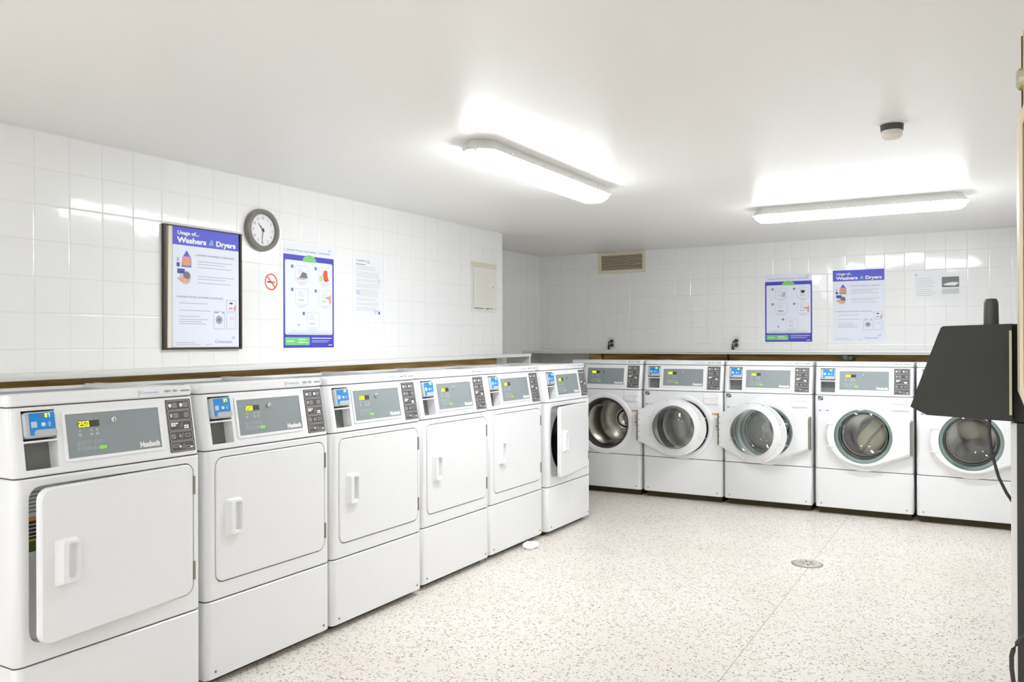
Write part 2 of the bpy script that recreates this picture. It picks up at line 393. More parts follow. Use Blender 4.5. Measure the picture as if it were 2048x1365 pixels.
# ---------------------------------------------------------------- laundry machines
W, D = 0.683, 0.70
ZC = 0.907
SLOPE = 0.175
def SL(x, z, d):                                     # the console's leaning face
    return (x, 0.003+(z-ZC)*SLOPE-d*0.985, z+d*0.17)
def cross(r=0.03, n=6, y0=0.0, dd=None):
    D_ = dd or D
    p = [(0, D_)]
    p += [(r-r*math.cos(PI/2*i/n), y0+r-r*math.sin(PI/2*i/n)) for i in range(n+1)]
    p += [(W-r+r*math.sin(PI/2*i/n), y0+r-r*math.cos(PI/2*i/n)) for i in range(n+1)]
    p += [(W, D_)]
    return p
def tier(mb, z0, z1, y0, y1, m, holes=(), r=0.03, edge=0.004, top=True, dd=None):
    """one storey of the machine's skin: rounded plan, front face with holes, softened upper and lower edges"""
    a, b = cross(r, 6, y0, dd), cross(r, 6, y1, dd)
    D_ = dd or D
    n = len(a); k = 7                                # segment k joins the two corner arcs: the flat front
    def ring(pts, z, ins=0.0): return [(min(max(x, ins), W-ins), max(y, 0)+ins*(1 if y < D_-0.01 else 0), z) for x, y in pts]
    t = lambda z: (z-z0)/(z1-z0)
    def at(z, ins=0.0):
        return ring([(a[i][0]+(b[i][0]-a[i][0])*t(z), a[i][1]+(b[i][1]-a[i][1])*t(z)) for i in range(n)], z, ins)
    rings = [at(z0, edge), at(z0+edge), at(z1-edge), at(z1, edge)]
    for q in range(3):
        vs = rings[q]+rings[q+1]
        fs = [(i, i+1, n+i+1, n+i) for i in range(n-1) if not (q == 1 and i == k)]
        fs.append((n-1, 0, n, 2*n-1))
        mb.add(vs, fs, m)
    mb.add(rings[0], [tuple(range(n))], m)
    if top: mb.add(rings[3], [tuple(range(n))], m)
    zf = (z0+edge, z1-edge)
    yy = lambda z: y0+(y1-y0)*t(z)
    out = [(r, zf[0]), (W-r, zf[0]), (W-r, zf[1]), (r, zf[1])]
    mb.poly(lambda x, z, d: (x, yy(z)-d, z), out, 0, m, holes)
    return mb
def seven(mb, mp, s, x, z, h, d, m):
    """seven segment digits"""
    segs = {'0': 'abcdef', '1': 'bc', '2': 'abged', '3': 'abgcd', '4': 'fgbc', '5': 'afgcd', '7': 'abc', '8': 'abcdefg', '9': 'abcdfg', '.': '.'}
    w = h*0.55; t = h*0.17
    for ch in s:
        if ch == '.':
            mb.poly(mp, rrect(x-t*0.6, z, x+t*0.4, z+t), d, m); continue
        R = {'a': (0, h-t, w, h), 'd': (0, 0, w, t), 'g': (0, h/2-t/2, w, h/2+t/2), 'f': (0, h/2, t, h), 'b': (w-t, h/2, w, h), 'e': (0, 0, t, h/2), 'c': (w-t, 0, w, h/2)}
        for q in segs[ch]:
            a = R[q]; mb.poly(mp, rrect(x+a[0], z+a[1], x+a[2], z+a[3]), d, m)
        x += w*1.35
    return mb

def console_parts(root, digits='2.50'):
    # the reader's pocket and screen panel sit in openings of the console skin
    RH = rrect(0.040, 0.930, 0.146, 1.112)
    c = MB(); tier(c, ZC+0.002, 1.122, 0.003, 0.003+(1.122-ZC)*SLOPE, WHITE, holes=[RH])
    back = RH
    c.wall(SL, RH, 0, back, -0.050, WPLAS); c.poly(SL, back, -0.050, CAVE)
    c.build('console', root)
    rd = MB()
    rd.rslab(SL, 0.042, 1.026, 0.144, 1.106, 0.012, -0.048, 0.010, RGREY, 0.005)
    rd.poly(SL, rrect(0.058, 1.034, 0.139, 1.102, 0.004), 0.0106, BLUEC)
    rd.poly(SL, rrect(0.070, 1.030, 0.144, 1.050, 0.010), 0.0112, RGREY)
    rd.poly(SL, rrect(0.094, 1.088, 0.106, 1.098), 0.0112, INKG)
    seven(rd, SL, '07', 0.108, 1.0875, 0.0115, 0.0116, LED)
    rd.poly(SL, rrect(0.0625, 1.058, 0.081, 1.076, 0.002), 0.0112, mat('reader_pale_square', srgb(190, 205, 225), 0.5))
    # contactless hand-and-waves mark
    rd.poly(SL, rrect(0.094, 1.060, 0.108, 1.072, 0.005), 0.0112, PALEB)
    for k in range(3):
        rr = 0.004+0.0035*k; pts = [(0.112+rr*math.cos(a), 1.066+rr*math.sin(a)) for a in [(-0.8+1.6*i/6) for i in range(7)]]
        pts2 = [(0.112+(rr+0.0014)*math.cos(a), 1.066+(rr+0.0014)*math.sin(a)) for a in [(-0.8+1.6*i/6) for i in range(7)]]
        rd.poly(SL, pts+pts2[::-1], 0.0112, PALEB)
    r_ = rd.build('card_reader', root)
    MB().slab(SL, rrect(0.040, 1.013, 0.146, 1.0185), -0.049, 0.004, WPLAS).build('ledge', r_)
    dp = MB()
    dp.slab(SL, rrect(0.166, 0.940, 0.530, 1.101, 0.006), -0.002, 0.004, WPLAS, holes=[rrect(0.176, 0.950, 0.520, 1.091)])
    dp.poly(SL, rrect(0.175, 0.949, 0.521, 1.092), 0.002, GREYP)
    dp.poly(SL, rrect(0.218, 1.045, 0.292, 1.066, 0.002), 0.0026, DISPB)
    seven(dp, SL, digits, 0.220, 1.0465, 0.0175, 0.003, LED)
    for x in (0.222, 0.262, 0.282): 
        dp.poly(SL, circ(x, 1.034, 0.004, 12), 0.0026, INKL); dp.poly(SL, rrect(x-0.006, 1.017, x+0.006, 1.025, 0.002), 0.0026, INKL)
    for r in range(2):
        for k in range(5):
            x0 = 0.208+k*0.0185; z0 = 0.988-r*0.0165
            dp.slab(SL, rrect(x0, z0, x0+0.016, z0+0.0125, 0.002, 2), 0.0022, 0.0027, INKL, holes=[rrect(x0+0.0015, z0+0.0015, x0+0.0145, z0+0.011)], back=False)
            dp.poly(SL, rrect(x0+0.004, z0+0.004, x0+0.010, z0+0.008), 0.0027, INKL)
    dp.poly(SL, rrect(0.283, 0.969, 0.311, 0.981, 0.006), 0.003, LEDG)
    dp.text(SL, 'Huebsch', 0.4345, 0.9585, 0.0165, 0.0028, INKW, width=0.079, bold=0.07)
    d_ = dp.build('control_display', root)
    lk = MB(); c3 = SL(0.343, 1.063, 0)
    lk.lathe(c3, [(0.001, -0.010), (0.0075, -0.010), (0.0095, -0.008), (0.0095, 0.0)], CHROME, 20); lk.box(c3[0]-0.0012, c3[1]-0.0107, c3[2]-0.005, c3[0]+0.0012, c3[1]-0.0099, c3[2]+0.005, BLKINK)
    lk.build('lock', d_)
    ip = MB(); ip.rslab(SL, 0.554, 0.924, 0.661, 1.114, 0.003, 0, 0.002, ICONB, 0.0005)
    for k in range(5):
        z1 = 1.110-k*0.0372; z0 = z1-0.034; x0, x1 = 0.559, 0.656
        ip.slab(SL, rrect(x0, z0, x1, z1, 0.006, 3), 0.0021, 0.0024, ICONL, holes=[rrect(x0+0.0014, z0+0.0014, x1-0.0014, z1-0.0014, 0.005, 3)], back=False)
        zc = (z0+z1)/2
        def ringp(cx, cz, r, t=0.0018, mm=ICONL): ip.slab(SL, circ(cx, cz, r, 16), 0.0022, 0.0026, mm, holes=[circ(cx, cz, r-t, 16)], back=False)
        def frm(a, b, c, e, t=0.0016): ip.slab(SL, rrect(a, b, c, e, 0.002, 2), 0.0022, 0.0026, ICONL, holes=[rrect(a+t, b+t, c-t, e-t)], back=False)
        if k == 0:
            for s in (0, 0.047):
                ip.poly(SL, circ(0.571+s, zc, 0.0068, 16), 0.0026, INKW); frm(0.581+s, zc-0.008, 0.600+s, zc+0.008); ringp(0.5905+s, zc, 0.005)
        elif k == 1:
            ip.poly(SL, [(0.566, zc+0.007), (0.578, zc+0.007), (0.576, zc-0.006), (0.568, zc-0.006)], 0.0026, ICONL); frm(0.583, zc-0.008, 0.602, zc+0.008); ringp(0.5925, zc, 0.005)
            frm(0.628, zc-0.008, 0.647, zc+0.008); ringp(0.6375, zc, 0.005)
        elif k == 2:
            for i in range(3):
                for j in range(2):
                    if i < 2 or j: ip.poly(SL, rrect(0.567+i*0.0105, zc-0.0015+j*0.007, 0.576+i*0.0105, zc+0.0045+j*0.007), 0.0026, INKW)
            for i in range(2):
                for j in range(2): ip.poly(SL, rrect(0.622+i*0.0105, zc-0.012+j*0.007, 0.631+i*0.0105, zc-0.006+j*0.007), 0.0026, INKW)
        elif k == 3:
            ringp(0.573, zc, 0.009); ip.poly(SL, [(0.566, zc+0.006), (0.568, zc+0.008), (0.580, zc-0.006), (0.578, zc-0.008)], 0.0026, ICONL)
            ip.poly(SL, [(0.598, zc-0.008), (0.606, zc), (0.598, zc+0.008)], 0.0026, ICONL); frm(0.622, zc-0.005, 0.646, zc+0.006)
        else:
            frm(0.566, zc-0.002, 0.594, zc+0.008); ip.poly(SL, circ(0.597, zc-0.001, 0.0045, 12), 0.0026, INKW)
            frm(0.615, zc-0.010, 0.640, zc); ip.poly(SL, rrect(0.640, zc-0.009, 0.650, zc-0.003), 0.0026, INKW)
        if k > 1: ip.poly(SL, [(0.6055, zc-0.009), (0.6075, zc-0.009), (0.6155, zc+0.009), (0.6135, zc+0.009)], 0.0026, ICONL)
    ip.build('instruction_panel', root)
    # lid: raised front rim, then a sunken grey top with side and back lips
    t = MB(); y1 = 0.003+(1.126-ZC)*SLOPE
    tier(t, 1.126, 1.162, y1, y1+0.003, WHITE, edge=0.005, dd=0.125)
    t.box(0, 0.125, 1.126, 0.014, D, 1.156, WHITE); t.box(W-0.014, 0.125, 1.126, W, D, 1.156, WHITE); t.box(0.014, D-0.014, 1.126, W-0.014, D, 1.151, WHITE)
    t.build('top_lid', root)
    MB().box(0.012, 0.12, 1.120, W-0.012, D-0.012, 1.139, mat('grey_top', (0.36, 0.37, 0.37), 0.35)).build('top_panel', root)  # one even grey, darker than the white lips around it

def sticker(root, num):
    SF = lambda x, z, d: (x, 0.003+(1.126-ZC)*SLOPE-d-0.0006, z)
    s = MB(); s.poly(SF, rrect(0.455, 1.131, 0.668, 1.156, 0.002), 0.0004, mat('sticker_white', (0.86, 0.86, 0.88), 0.4))
    s.text(SF, 'Coinamatic', 0.459, 1.142, 0.0085, 0.0008, INKP, width=0.073)
    s.poly(SF, rrect(0.492, 1.1365, 0.600, 1.1373), 0.0008, INKLG)
    s.text(SF, num, 0.553, 1.142, 0.0085, 0.0008, INKG, width=0.056, bold=0.02)
    for k in range(5): s.poly(SF, rrect(0.622+k*0.0083, 1.143, 0.629+k*0.0083, 1.148), 0.0008, INKG)
    return s.build('number_sticker', root)

def machine_base(root, zb, zs):
    b = MB(); b.box(0.02, 0.055, 0, W-0.02, D-0.02, zb+0.004, TOE); b.build('base', root)  # dark gap under the machine, drawn as a near-black set-back box
    b = MB(); tier(b, zb, zs-0.0025, 0, 0, WHITE, edge=0.004); b.build('lower_panel', root)
    for x in (0.045, W-0.045):
        MB().lathe((x, 0.0, zb+0.028), [(0.0005, -0.003), (0.004, -0.003), (0.0055, -0.0005), (0.0055, 0.001)], SCREW, 14).build('screw', root)
    # dark liner just inside the skin, seen in the seams
    for z0, z1 in ((zs-0.012, zs+0.012), (ZC-0.012, ZC+0.012), (1.114, 1.134)):
        yy = 0.010 if z1 < 1.1 else 0.05
        c = [(x, y+yy) for x, y in cross(0.025)]; c = [(min(max(x, 0.006), W-0.006), min(y, D-0.006)) for x, y in c]
        n = len(c)
        MB().add([(x, y, z0) for x, y in c]+[(x, y, z1) for x, y in c], [(i, (i+1) % n, n+(i+1) % n, n+i) for i in range(n)], SEAM).build('seam_liner', root)

# ---- dryer prototype
CX, CZM = 0.347, 0.61
def make_dryer():
    root = empty('dryer'); root['category'] = 'dryer'; root['group'] = 'dryers along the clock wall'
    zb, zs = 0.03, 0.330
    machine_base(root, zb, zs)
    OP = rrect(0.043, 0.394, 0.648, 0.880, 0.04)
    c = MB(); tier(c, zs+0.0025, ZC-0.0025, 0, 0, WHITE, holes=[OP])
    c.wall(FLAT, OP, 0, OP, -0.035, WHITE); c.poly(FLAT, OP, -0.035, WHITE, holes=[circ(CX, 0.625, 0.232)])
    c.build('cabinet', root)
    dr = MB(); dr.lathe((CX, 0, 0.625), [(0.232, 0.034), (0.222, 0.06), (0.262, 0.07), (0.262, 0.52), (0.12, 0.54), (0.001, 0.54)], STEELD, 48)
    dr.lathe((CX, 0, 0.625), [(0.231, 0.036), (0.219, 0.040), (0.219, 0.058)], RUBBER, 48)
    for k in range(3):
        a = 2*PI*k/3+0.5; p, q = math.cos(a), math.sin(a)
        v = []
        for y in (0.09, 0.5):
            for off, rr in ((-0.03, 0.262), (0, 0.20), (0.03, 0.262)): v.append((CX+p*rr-q*off, y, 0.625+q*rr+p*off))
        dr.add(v, [(0, 1, 4, 3), (1, 2, 5, 4), (0, 1, 2), (3, 4, 5)], STEELD)
    dr.build('drum', root)
    wl = MB(); I = lambda x, z, d: (x, 0.035-d, z)
    wl.poly(I, rrect(0.050, 0.785, 0.112, 0.868), 0.001, PALEST)
    for k in range(6): wl.poly(I, rrect(0.056, 0.795+k*0.012, 0.104, 0.799+k*0.012), 0.0015, INKG)
    wl.poly(I, rrect(0.046, 0.768, 0.098, 0.782), 0.001, ORANGE); wl.poly(I, rrect(0.046, 0.712, 0.090, 0.768), 0.001, mat('sticker_black', srgb(60, 56, 52), 0.5))
    for k in range(4): wl.poly(I, rrect(0.050, 0.719+k*0.012, 0.086, 0.723+k*0.012), 0.0015, PALEST)
    wl.poly(I, rrect(0.046, 0.704, 0.086, 0.712), 0.001, YELST); wl.poly(I, rrect(0.046, 0.672, 0.084, 0.704), 0.001, GREENST)
    wl.build('warning_label', root)
    # door, its origin at the hinge line
    dm = MB()
    x0, x1, z0, z1 = 0.047-0.644, 0.0, 0.398, 0.876
    dm.slab(FLAT, rrect(x0, z0, x1, z1, 0.036), -0.020, 0.004, WHITE, front=rrect(x0+0.004, z0+0.004, x1-0.004, z1-0.004, 0.032), cham=0.004)
    dm.slab(FLAT, rrect(x0+0.06, z0+0.05, x1-0.06, z1-0.05, 0.05), -0.030, -0.018, PALEST)
    door = dm.build('door', root); door.location = (0.644, 0, 0)
    h = MB(); hx = 0.644
    a0, a1 = rrect(0.088-hx, 0.566, 0.168-hx, 0.713, 0.010), rrect(0.108-hx, 0.574, 0.166-hx, 0.705, 0.010)
    hole = rrect(0.126-hx, 0.582, 0.161-hx, 0.697, 0.008)
    hole2 = rrect(0.138-hx, 0.590, 0.160-hx, 0.689, 0.008)
    h.wall(FLAT, a0, 0.003, a1, 0.022, WPLAS); h.poly(FLAT, a1, 0.022, WPLAS, holes=[hole]); h.wall(FLAT, hole, 0.022, hole2, 0.0045, WPLAS); h.poly(FLAT, hole2, 0.0045, WPLAS)
    h.build('handle', door)
    for z in (0.447, 0.762):
        MB().box(0.642, -0.0065, z, 0.6505, 0.006, z+0.067, STEEL).build('hinge', root)
    console_parts(root)
    return root

DX = [-2.544, -2.569, -2.569, -2.592, -2.597, -2.574]
DY = [1.392, 2.113, 2.808, 3.520, 4.2165, 4.929]
proto = make_dryer()
DL = ['white dryer nearest the viewer with its door slightly ajar, numbered 089 781',
      'white dryer with closed door numbered 089 782, second from the near end',
      'white dryer with closed door, third from the near end of the row',
      'white dryer with closed door, fourth from the near end of the row',
      'white dryer with closed door next to the last dryer, tissue at its foot',
      'white dryer at the far end of the row, door ajar showing its dark drum']
NUMS = ['089 781', '089 782', '089 783', '089 784', '089 785', '089 786']
dryers = [proto]+[copy_tree(proto) for _ in range(5)]
for i, o in enumerate(dryers):
    o.location = (DX[i], DY[i], 0); o.rotation_euler = (0, 0, PI/2); o['label'] = DL[i]
    sticker(o, NUMS[i])
    child(dryers[0], 'door').rotation_euler[2] = math.radians(5.0)
child(dryers[5], 'door').rotation_euler[2] = math.radians(6.5)

# ---- washer prototype
HOFF = 0.020
def DF(x, z, d): return (x, -(d-HOFF), z)
def make_washer():
    root = empty('washer'); root['category'] = 'washer'; root['group'] = 'front loading washers along the back wall'
    zb, zs = 0.052, 0.346
    machine_base(root, zb, zs)
    c = MB(); hole = circ(CX, CZM, 0.222, 64)
    tier(c, zs+0.0025, ZC-0.0025, 0, 0, WHITE, holes=[hole]); c.build('cabinet', root)
    bz = MB(); bz.lathe((CX, 0, CZM), [(0.268, 0.001), (0.262, -0.008), (0.240, -0.012), (0.226, -0.006), (0.222, 0.004), (0.222, 0.03)], WPLAS, 64); bz.build('bezel_ring', root)
    gk = MB(); gk.lathe((CX, 0, CZM), [(0.222, 0.008), (0.214, 0.004), (0.206, 0.012), (0.200, 0.03), (0.206, 0.06), (0.20, 0.09)], RUBBER, 64); gk.build('gasket', root)
    dr = MB(); dr.lathe((CX, 0, CZM), [(0.200, 0.085), (0.235, 0.10), (0.255, 0.13), (0.255, 0.46), (0.235, 0.49), (0.10, 0.50), (0.09, 0.48), (0.03, 0.465), (0.001, 0.465)], STEELD, 64)
    for k in range(3):
        a = 2*PI*k/3+0.25; p, q = math.cos(a), math.sin(a); v = []
        for y, hgt in ((0.12, 0.20), (0.30, 0.185), (0.48, 0.20)):
            for off, rr in ((-0.035, 0.255), (-0.012, hgt), (0.012, hgt), (0.035, 0.255)): v.append((CX+p*rr-q*off, y, CZM+q*rr+p*off))
        fs = [(j*4+i, j*4+i+1, j*4+i+5, j*4+i+4) for j in range(2) for i in range(3)]+[(0, 1, 2, 3), (8, 9, 10, 11)]
        dr.add(v, fs, STEELD)
    dr.lathe((CX, 0, CZM), [(0.085, 0.478), (0.075, 0.474), (0.001, 0.474)], DARK, 32)
    dr.build('drum', root)
    dd = MB(); dd.slab(FLAT, rrect(0.527, 0.800, 0.657, 0.898, 0.008), -0.004, 0.004, WPLAS, holes=[rrect(0.538, 0.838, 0.646, 0.856, 0.006)], front=rrect(0.531, 0.804, 0.653, 0.894, 0.007), cham=0.004, back=False)
    dd.wall(FLAT, rrect(0.538, 0.838, 0.646, 0.856, 0.006), 0.004, rrect(0.540, 0.842, 0.644, 0.854, 0.005), -0.016, mat('pull_grey', (0.6, 0.6, 0.61), 0.5))
    dd.poly(FLAT, rrect(0.540, 0.842, 0.644, 0.854, 0.005), -0.016, mat('pull_grey', (0.6, 0.6, 0.61), 0.5))
    lip = [(0.538, 0.812), (0.646, 0.812), (0.646, 0.840), (0.592, 0.836), (0.538, 0.840)]
    dd.slab(FLAT, lip, 0.003, 0.011, WPLAS)
    dd.build('detergent_drawer', root)
    el = MB(); el.poly(FLAT, rrect(0.024, 0.865, 0.061, 0.898), 0.0006, mat('label_dark', srgb(70, 72, 72), 0.5))
    el.poly(FLAT, rrect(0.024, 0.865, 0.061, 0.871), 0.0009, INKLG)
    pts = [(0.028, 0.876), (0.040, 0.886), (0.057, 0.892), (0.057, 0.889), (0.042, 0.881), (0.031, 0.874)]; el.poly(FLAT, pts, 0.0009, INKW)
    el.poly(FLAT, circ(0.055, 0.893, 0.002, 8), 0.0009, INKW)
    el.build('efficiency_label', root)
    bl = MB(); bl.poly(FLAT, rrect(0.029, 0.786, 0.102, 0.794), 0.0006, PALEB); bl.poly(FLAT, rrect(0.030, 0.787, 0.047, 0.793), 0.0009, NAVY); bl.poly(FLAT, rrect(0.084, 0.787, 0.101, 0.793), 0.0009, NAVY)
    bl.build('blue_label', root)
    ws = MB(); I = FLAT
    ws.poly(I, rrect(0.598, 0.722, 0.655, 0.734), 0.0007, ORANGE); ws.poly(I, rrect(0.615, 0.716, 0.645, 0.722), 0.0007, PALEST)
    ws.poly(I, rrect(0.626, 0.595, 0.655, 0.700), 0.0007, PALEST)
    for k in range(9): ws.poly(I, rrect(0.630, 0.600+k*0.0105, 0.651, 0.603+k*0.0105), 0.001, INKLG)
    ws.poly(I, rrect(0.626, 0.626, 0.655, 0.632), 0.0012, NAVY)
    ws.build('warning_sticker', root)
    # door: origin on the hinge line, x runs left from it when closed
    HX = 0.672
    fr = MB()
    def outline(rx, rz, ex, hz):
        cx = CX-HX; t0 = math.radians(62); p = []
        n = 40
        for i in range(n+1):
            a = t0+(2*PI-2*t0)*i/n; p.append((cx+rx*math.cos(a), CZM+rz*math.sin(a)))
        p += [(ex, CZM-hz), (ex, CZM+hz)]
        return p
    o0, o1 = outline(0.272, 0.236, -0.002, 0.128), outline(0.250, 0.218, -0.010, 0.112)
    N_ = len(o0)
    hole = circ(CX-HX, CZM, 0.202, 64); back_h = circ(CX-HX, CZM, 0.178, 64)
    fr.poly(DF, o0, 0.0, WPLAS, holes=[back_h])                    # inner face
    fr.wall(DF, o0, 0.0, o0, 0.012, WPLAS); fr.wall(DF, o0, 0.012, o1, 0.036, WPLAS)
    fr.poly(DF, o1, 0.036, WPLAS, holes=[hole])
    # bead round the inner face
    fr.lathe((CX-HX, HOFF, CZM), [(0.222, 0.0), (0.218, 0.006), (0.198, 0.010), (0.186, 0.020), (0.178, 0.020), (0.178, 0.0)], WPLAS, 64)
    f_ = fr.build('door', root)
    f_.location = (HX, -0.012-HOFF, 0)
    # finger grip on the free edge: two shallow ridges
    gp = MB()
    for z in (CZM+0.083, CZM-0.083):
        gp.slab(DF, [(0.085-HX, z-0.002), (0.145-HX, z-0.004), (0.150-HX, z+0.004), (0.088-HX, z+0.002)], 0.028, 0.0395, WPLAS)
    gp.build('grip_ridge', f_)
    g = MB(); g.lathe((CX-HX, HOFF, CZM), [(0.001, -0.047), (0.08, -0.046), (0.15, -0.043), (0.188, -0.037)], GLASS, 64); g.build('outer_window', f_)
    ge = MB(); ge.lathe((CX-HX, HOFF, CZM), [(0.186, -0.037), (0.194, -0.038), (0.203, -0.033), (0.203, -0.004), (0.178, 0.0)], GLASSE, 64); ge.build('window_rim', f_)
    bo = MB(); bo.lathe((CX-HX, HOFF, CZM), [(0.180, -0.004), (0.176, 0.012), (0.172, 0.040), (0.166, 0.075), (0.152, 0.100), (0.120, 0.114), (0.06, 0.120), (0.001, 0.121)], GLASSR, 64)
    bo.build('glass_bowl', f_)
    hg = MB(); hg.box(-0.004, -0.034+HOFF, CZM-0.128, 0.008, 0.004+HOFF, CZM+0.128, STEEL); 
    hg.build('hinge', f_)
    for k in range(5):
        z = CZM-0.10+k*0.05; MB().lathe((-0.012, HOFF, z), [(0.004, -0.001), (0.004, 0.003), (0.0005, 0.003)], SCREW, 10).build('screw', f_)
    for a in (20, 75, 110, 160, 200, 250, 290, 340):
        p = (CX-HX+0.232*math.cos(math.radians(a)), HOFF, CZM+0.228*math.sin(math.radians(a)))
        if abs(math.cos(math.radians(a))) < 0.95 or True:
            MB().lathe(p, [(0.0035, -0.001), (0.0035, 0.002), (0.0005, 0.002)], SCREW, 10).build('screw', f_)
    console_parts(root, '2.50')
    return root
wp = make_washer()
WX = [-3.246, -2.545, -1.851, -1.146, -0.445]; WY = 6.628
WLB = ['white front loading washer in the corner, partly behind the dryers, open drum bare',
       'white front loading washer behind the open round door swung from the corner washer',
       'white front loading washer under the blue poster, with its neighbour\'s open door in front',
       'white front loading washer with closed door and striped cream laundry inside',
       'white front loading washer at the right end, partly hidden by the black terminal']
washers = [wp]+[copy_tree(wp) for _ in range(4)]
ANG = [179, 162, 0, 0, 0]
for i, o in enumerate(washers):
    o.location = (WX[i], WY, 0); o['label'] = WLB[i]
    sticker(o, '089 %d' % (775+i))
    child(o, 'door').rotation_euler[2] = math.radians(ANG[i])

# ---- laundry seen through the washer windows
def blob(name, loc, sc, m, seed, amp, label, rot=(0, 0, 0)):
    rnd = random.Random(seed); bm = bmesh.new(); bmesh.ops.create_icosphere(bm, subdivisions=4, radius=1)
    fr = [(Vector((rnd.uniform(-1, 1), rnd.uniform(-1, 1), rnd.uniform(-1, 1)))*rnd.uniform(2, 6), rnd.uniform(0, 6), rnd.uniform(0.3, 1)) for _ in range(9)]
    for v in bm.verts:
        k = sum(a*math.sin(f.dot(v.co)+p) for f, p, a in fr)/4
        v.co = v.co*(1+amp*k); v.co = Vector((v.co.x*sc[0], v.co.y*sc[1], v.co.z*sc[2]))
    me = bpy.data.meshes.new(name); bm.to_mesh(me); bm.free(); me.materials.append(m)
    me.polygons.foreach_set('use_smooth', [True]*len(me.polygons))
    o = bpy.data.objects.new(name, me); o.location = loc; o.rotation_euler = rot; COL.objects.link(o)
    o['label'] = label; o['category'] = 'laundry'
    return o
striped = cloth_mat('striped_cream_cloth', srgb(150, 140, 112), srgb(228, 220, 190), 3.2)
blob('towel', (WX[3]+0.395, WY+0.235, 0.585), (0.11, 0.07, 0.135), striped, 3, 0.16, 'cream striped cloth behind the glass of the fourth washer', (0, 0.6, 0))
blob('garment', (WX[3]+0.235, WY+0.25, 0.52), (0.055, 0.075, 0.10), mat('navy_cloth', srgb(44, 42, 62), 0.9), 5, 0.2, 'dark navy garment beside the striped cloth in the fourth washer', (0, -0.4, 0))
blob('garment', (WX[4]+0.37, WY+0.27, 0.50), (0.13, 0.10, 0.10), mat('olive_cloth', srgb(96, 98, 78), 0.9), 8, 0.2, 'dark olive garment behind the glass of the rightmost washer')
blob('garment', (WX[4]+0.36, WY+0.32, 0.66), (0.10, 0.08, 0.09), mat('beige_cloth', srgb(206, 192, 170), 0.9), 9, 0.15, 'beige garment behind the glass of the rightmost washer')

# ---------------------------------------------------------------- shelves with raw wooden ledgers
sh = empty('wall_shelf', (-3.2, 2.0, 1.2), 0, label='long white painted shelf above the dryers, ending past the wall corner', category='shelf')
def rel(o, mb): mb.v = [(x-o.location.x, y-o.location.y, z-o.location.z) for x, y, z in mb.v]; return mb
def tilt(mb):
    mb.v = [(x, y, z+0.0066*(y-1.83)) for x, y, z in mb.v]; return mb      # the shelf climbs slightly towards the far end
m_ = MB(); m_.slab(lambda x, z, d: (LX+x, -0.3+d, 1.176+z), rrect(0, 0, 0.22, 0.024, 0.003, 3), 0, 6.2, SHELFW); rel(sh, tilt(m_)).build('shelf_board', sh)
rel(sh, tilt(MB().box(LX, -0.3, 1.06, LX+0.13, 5.50, 1.176, WOOD))).build('ledger', sh)
e_ = MB(); zt = 1.176
e_.add([(LX, 5.875, zt), (LX+0.215, 5.875, zt), (LX+0.215, 5.875, 1.06), (LX, 5.875, 0.98), (LX, 5.895, zt), (LX+0.215, 5.895, zt), (LX+0.215, 5.895, 1.06), (LX, 5.895, 0.98)],
       [(0, 1, 2, 3), (4, 5, 6, 7), (0, 1, 5, 4), (1, 2, 6, 5), (2, 3, 7, 6), (0, 3, 7, 4)], SHELFW); rel(sh, tilt(e_)).build('end_panel', sh)
s2 = empty('wall_shelf', (-2, 7.4, 1.2), 0, label='long white painted shelf above the washers along the back wall', category='shelf')
m_ = MB(); m_.slab(lambda y, z, d: (NX+d, 7.22+y, 1.222+z), rrect(0, 0, 0.40, 0.021, 0.003, 3), 0, RX-NX, SHELFW)
m_.slab(lambda y, z, d: (NX+d, 7.228+y, 1.209+z), rrect(0, 0, 0.02, 0.014), 0, RX-NX, SHELFW); rel(s2, m_).build('shelf_board', s2)
rel(s2, MB().box(-3.42, 7.44, 1.10, RX, BY, 1.222, WOOD)).build('ledger', s2)
sh['group'] = s2['group'] = 'white shelves above the machines'

# ---------------------------------------------------------------- wall things on the left wall
def LW(y0, z0): return lambda u, v, d: (LX+d, y0+u, z0+v)
def BW(x0, z0): return lambda u, v, d: (x0+u, BY-d, z0+v)
def tag(o, label, cat, group=None):
    o['label'] = label; o['category'] = cat
    if group: o['group'] = group
    return o
def place(o):                       # move origin of a mesh thing to its own base
    vs = [v.co for v in o.data.vertices]; c = Vector([(min(v[i] for v in vs)+max(v[i] for v in vs))/2 for i in range(3)]); c.z = min(v.z for v in vs)
    o.data.transform(Matrix.Translation(-c)); o.location = c
    return o

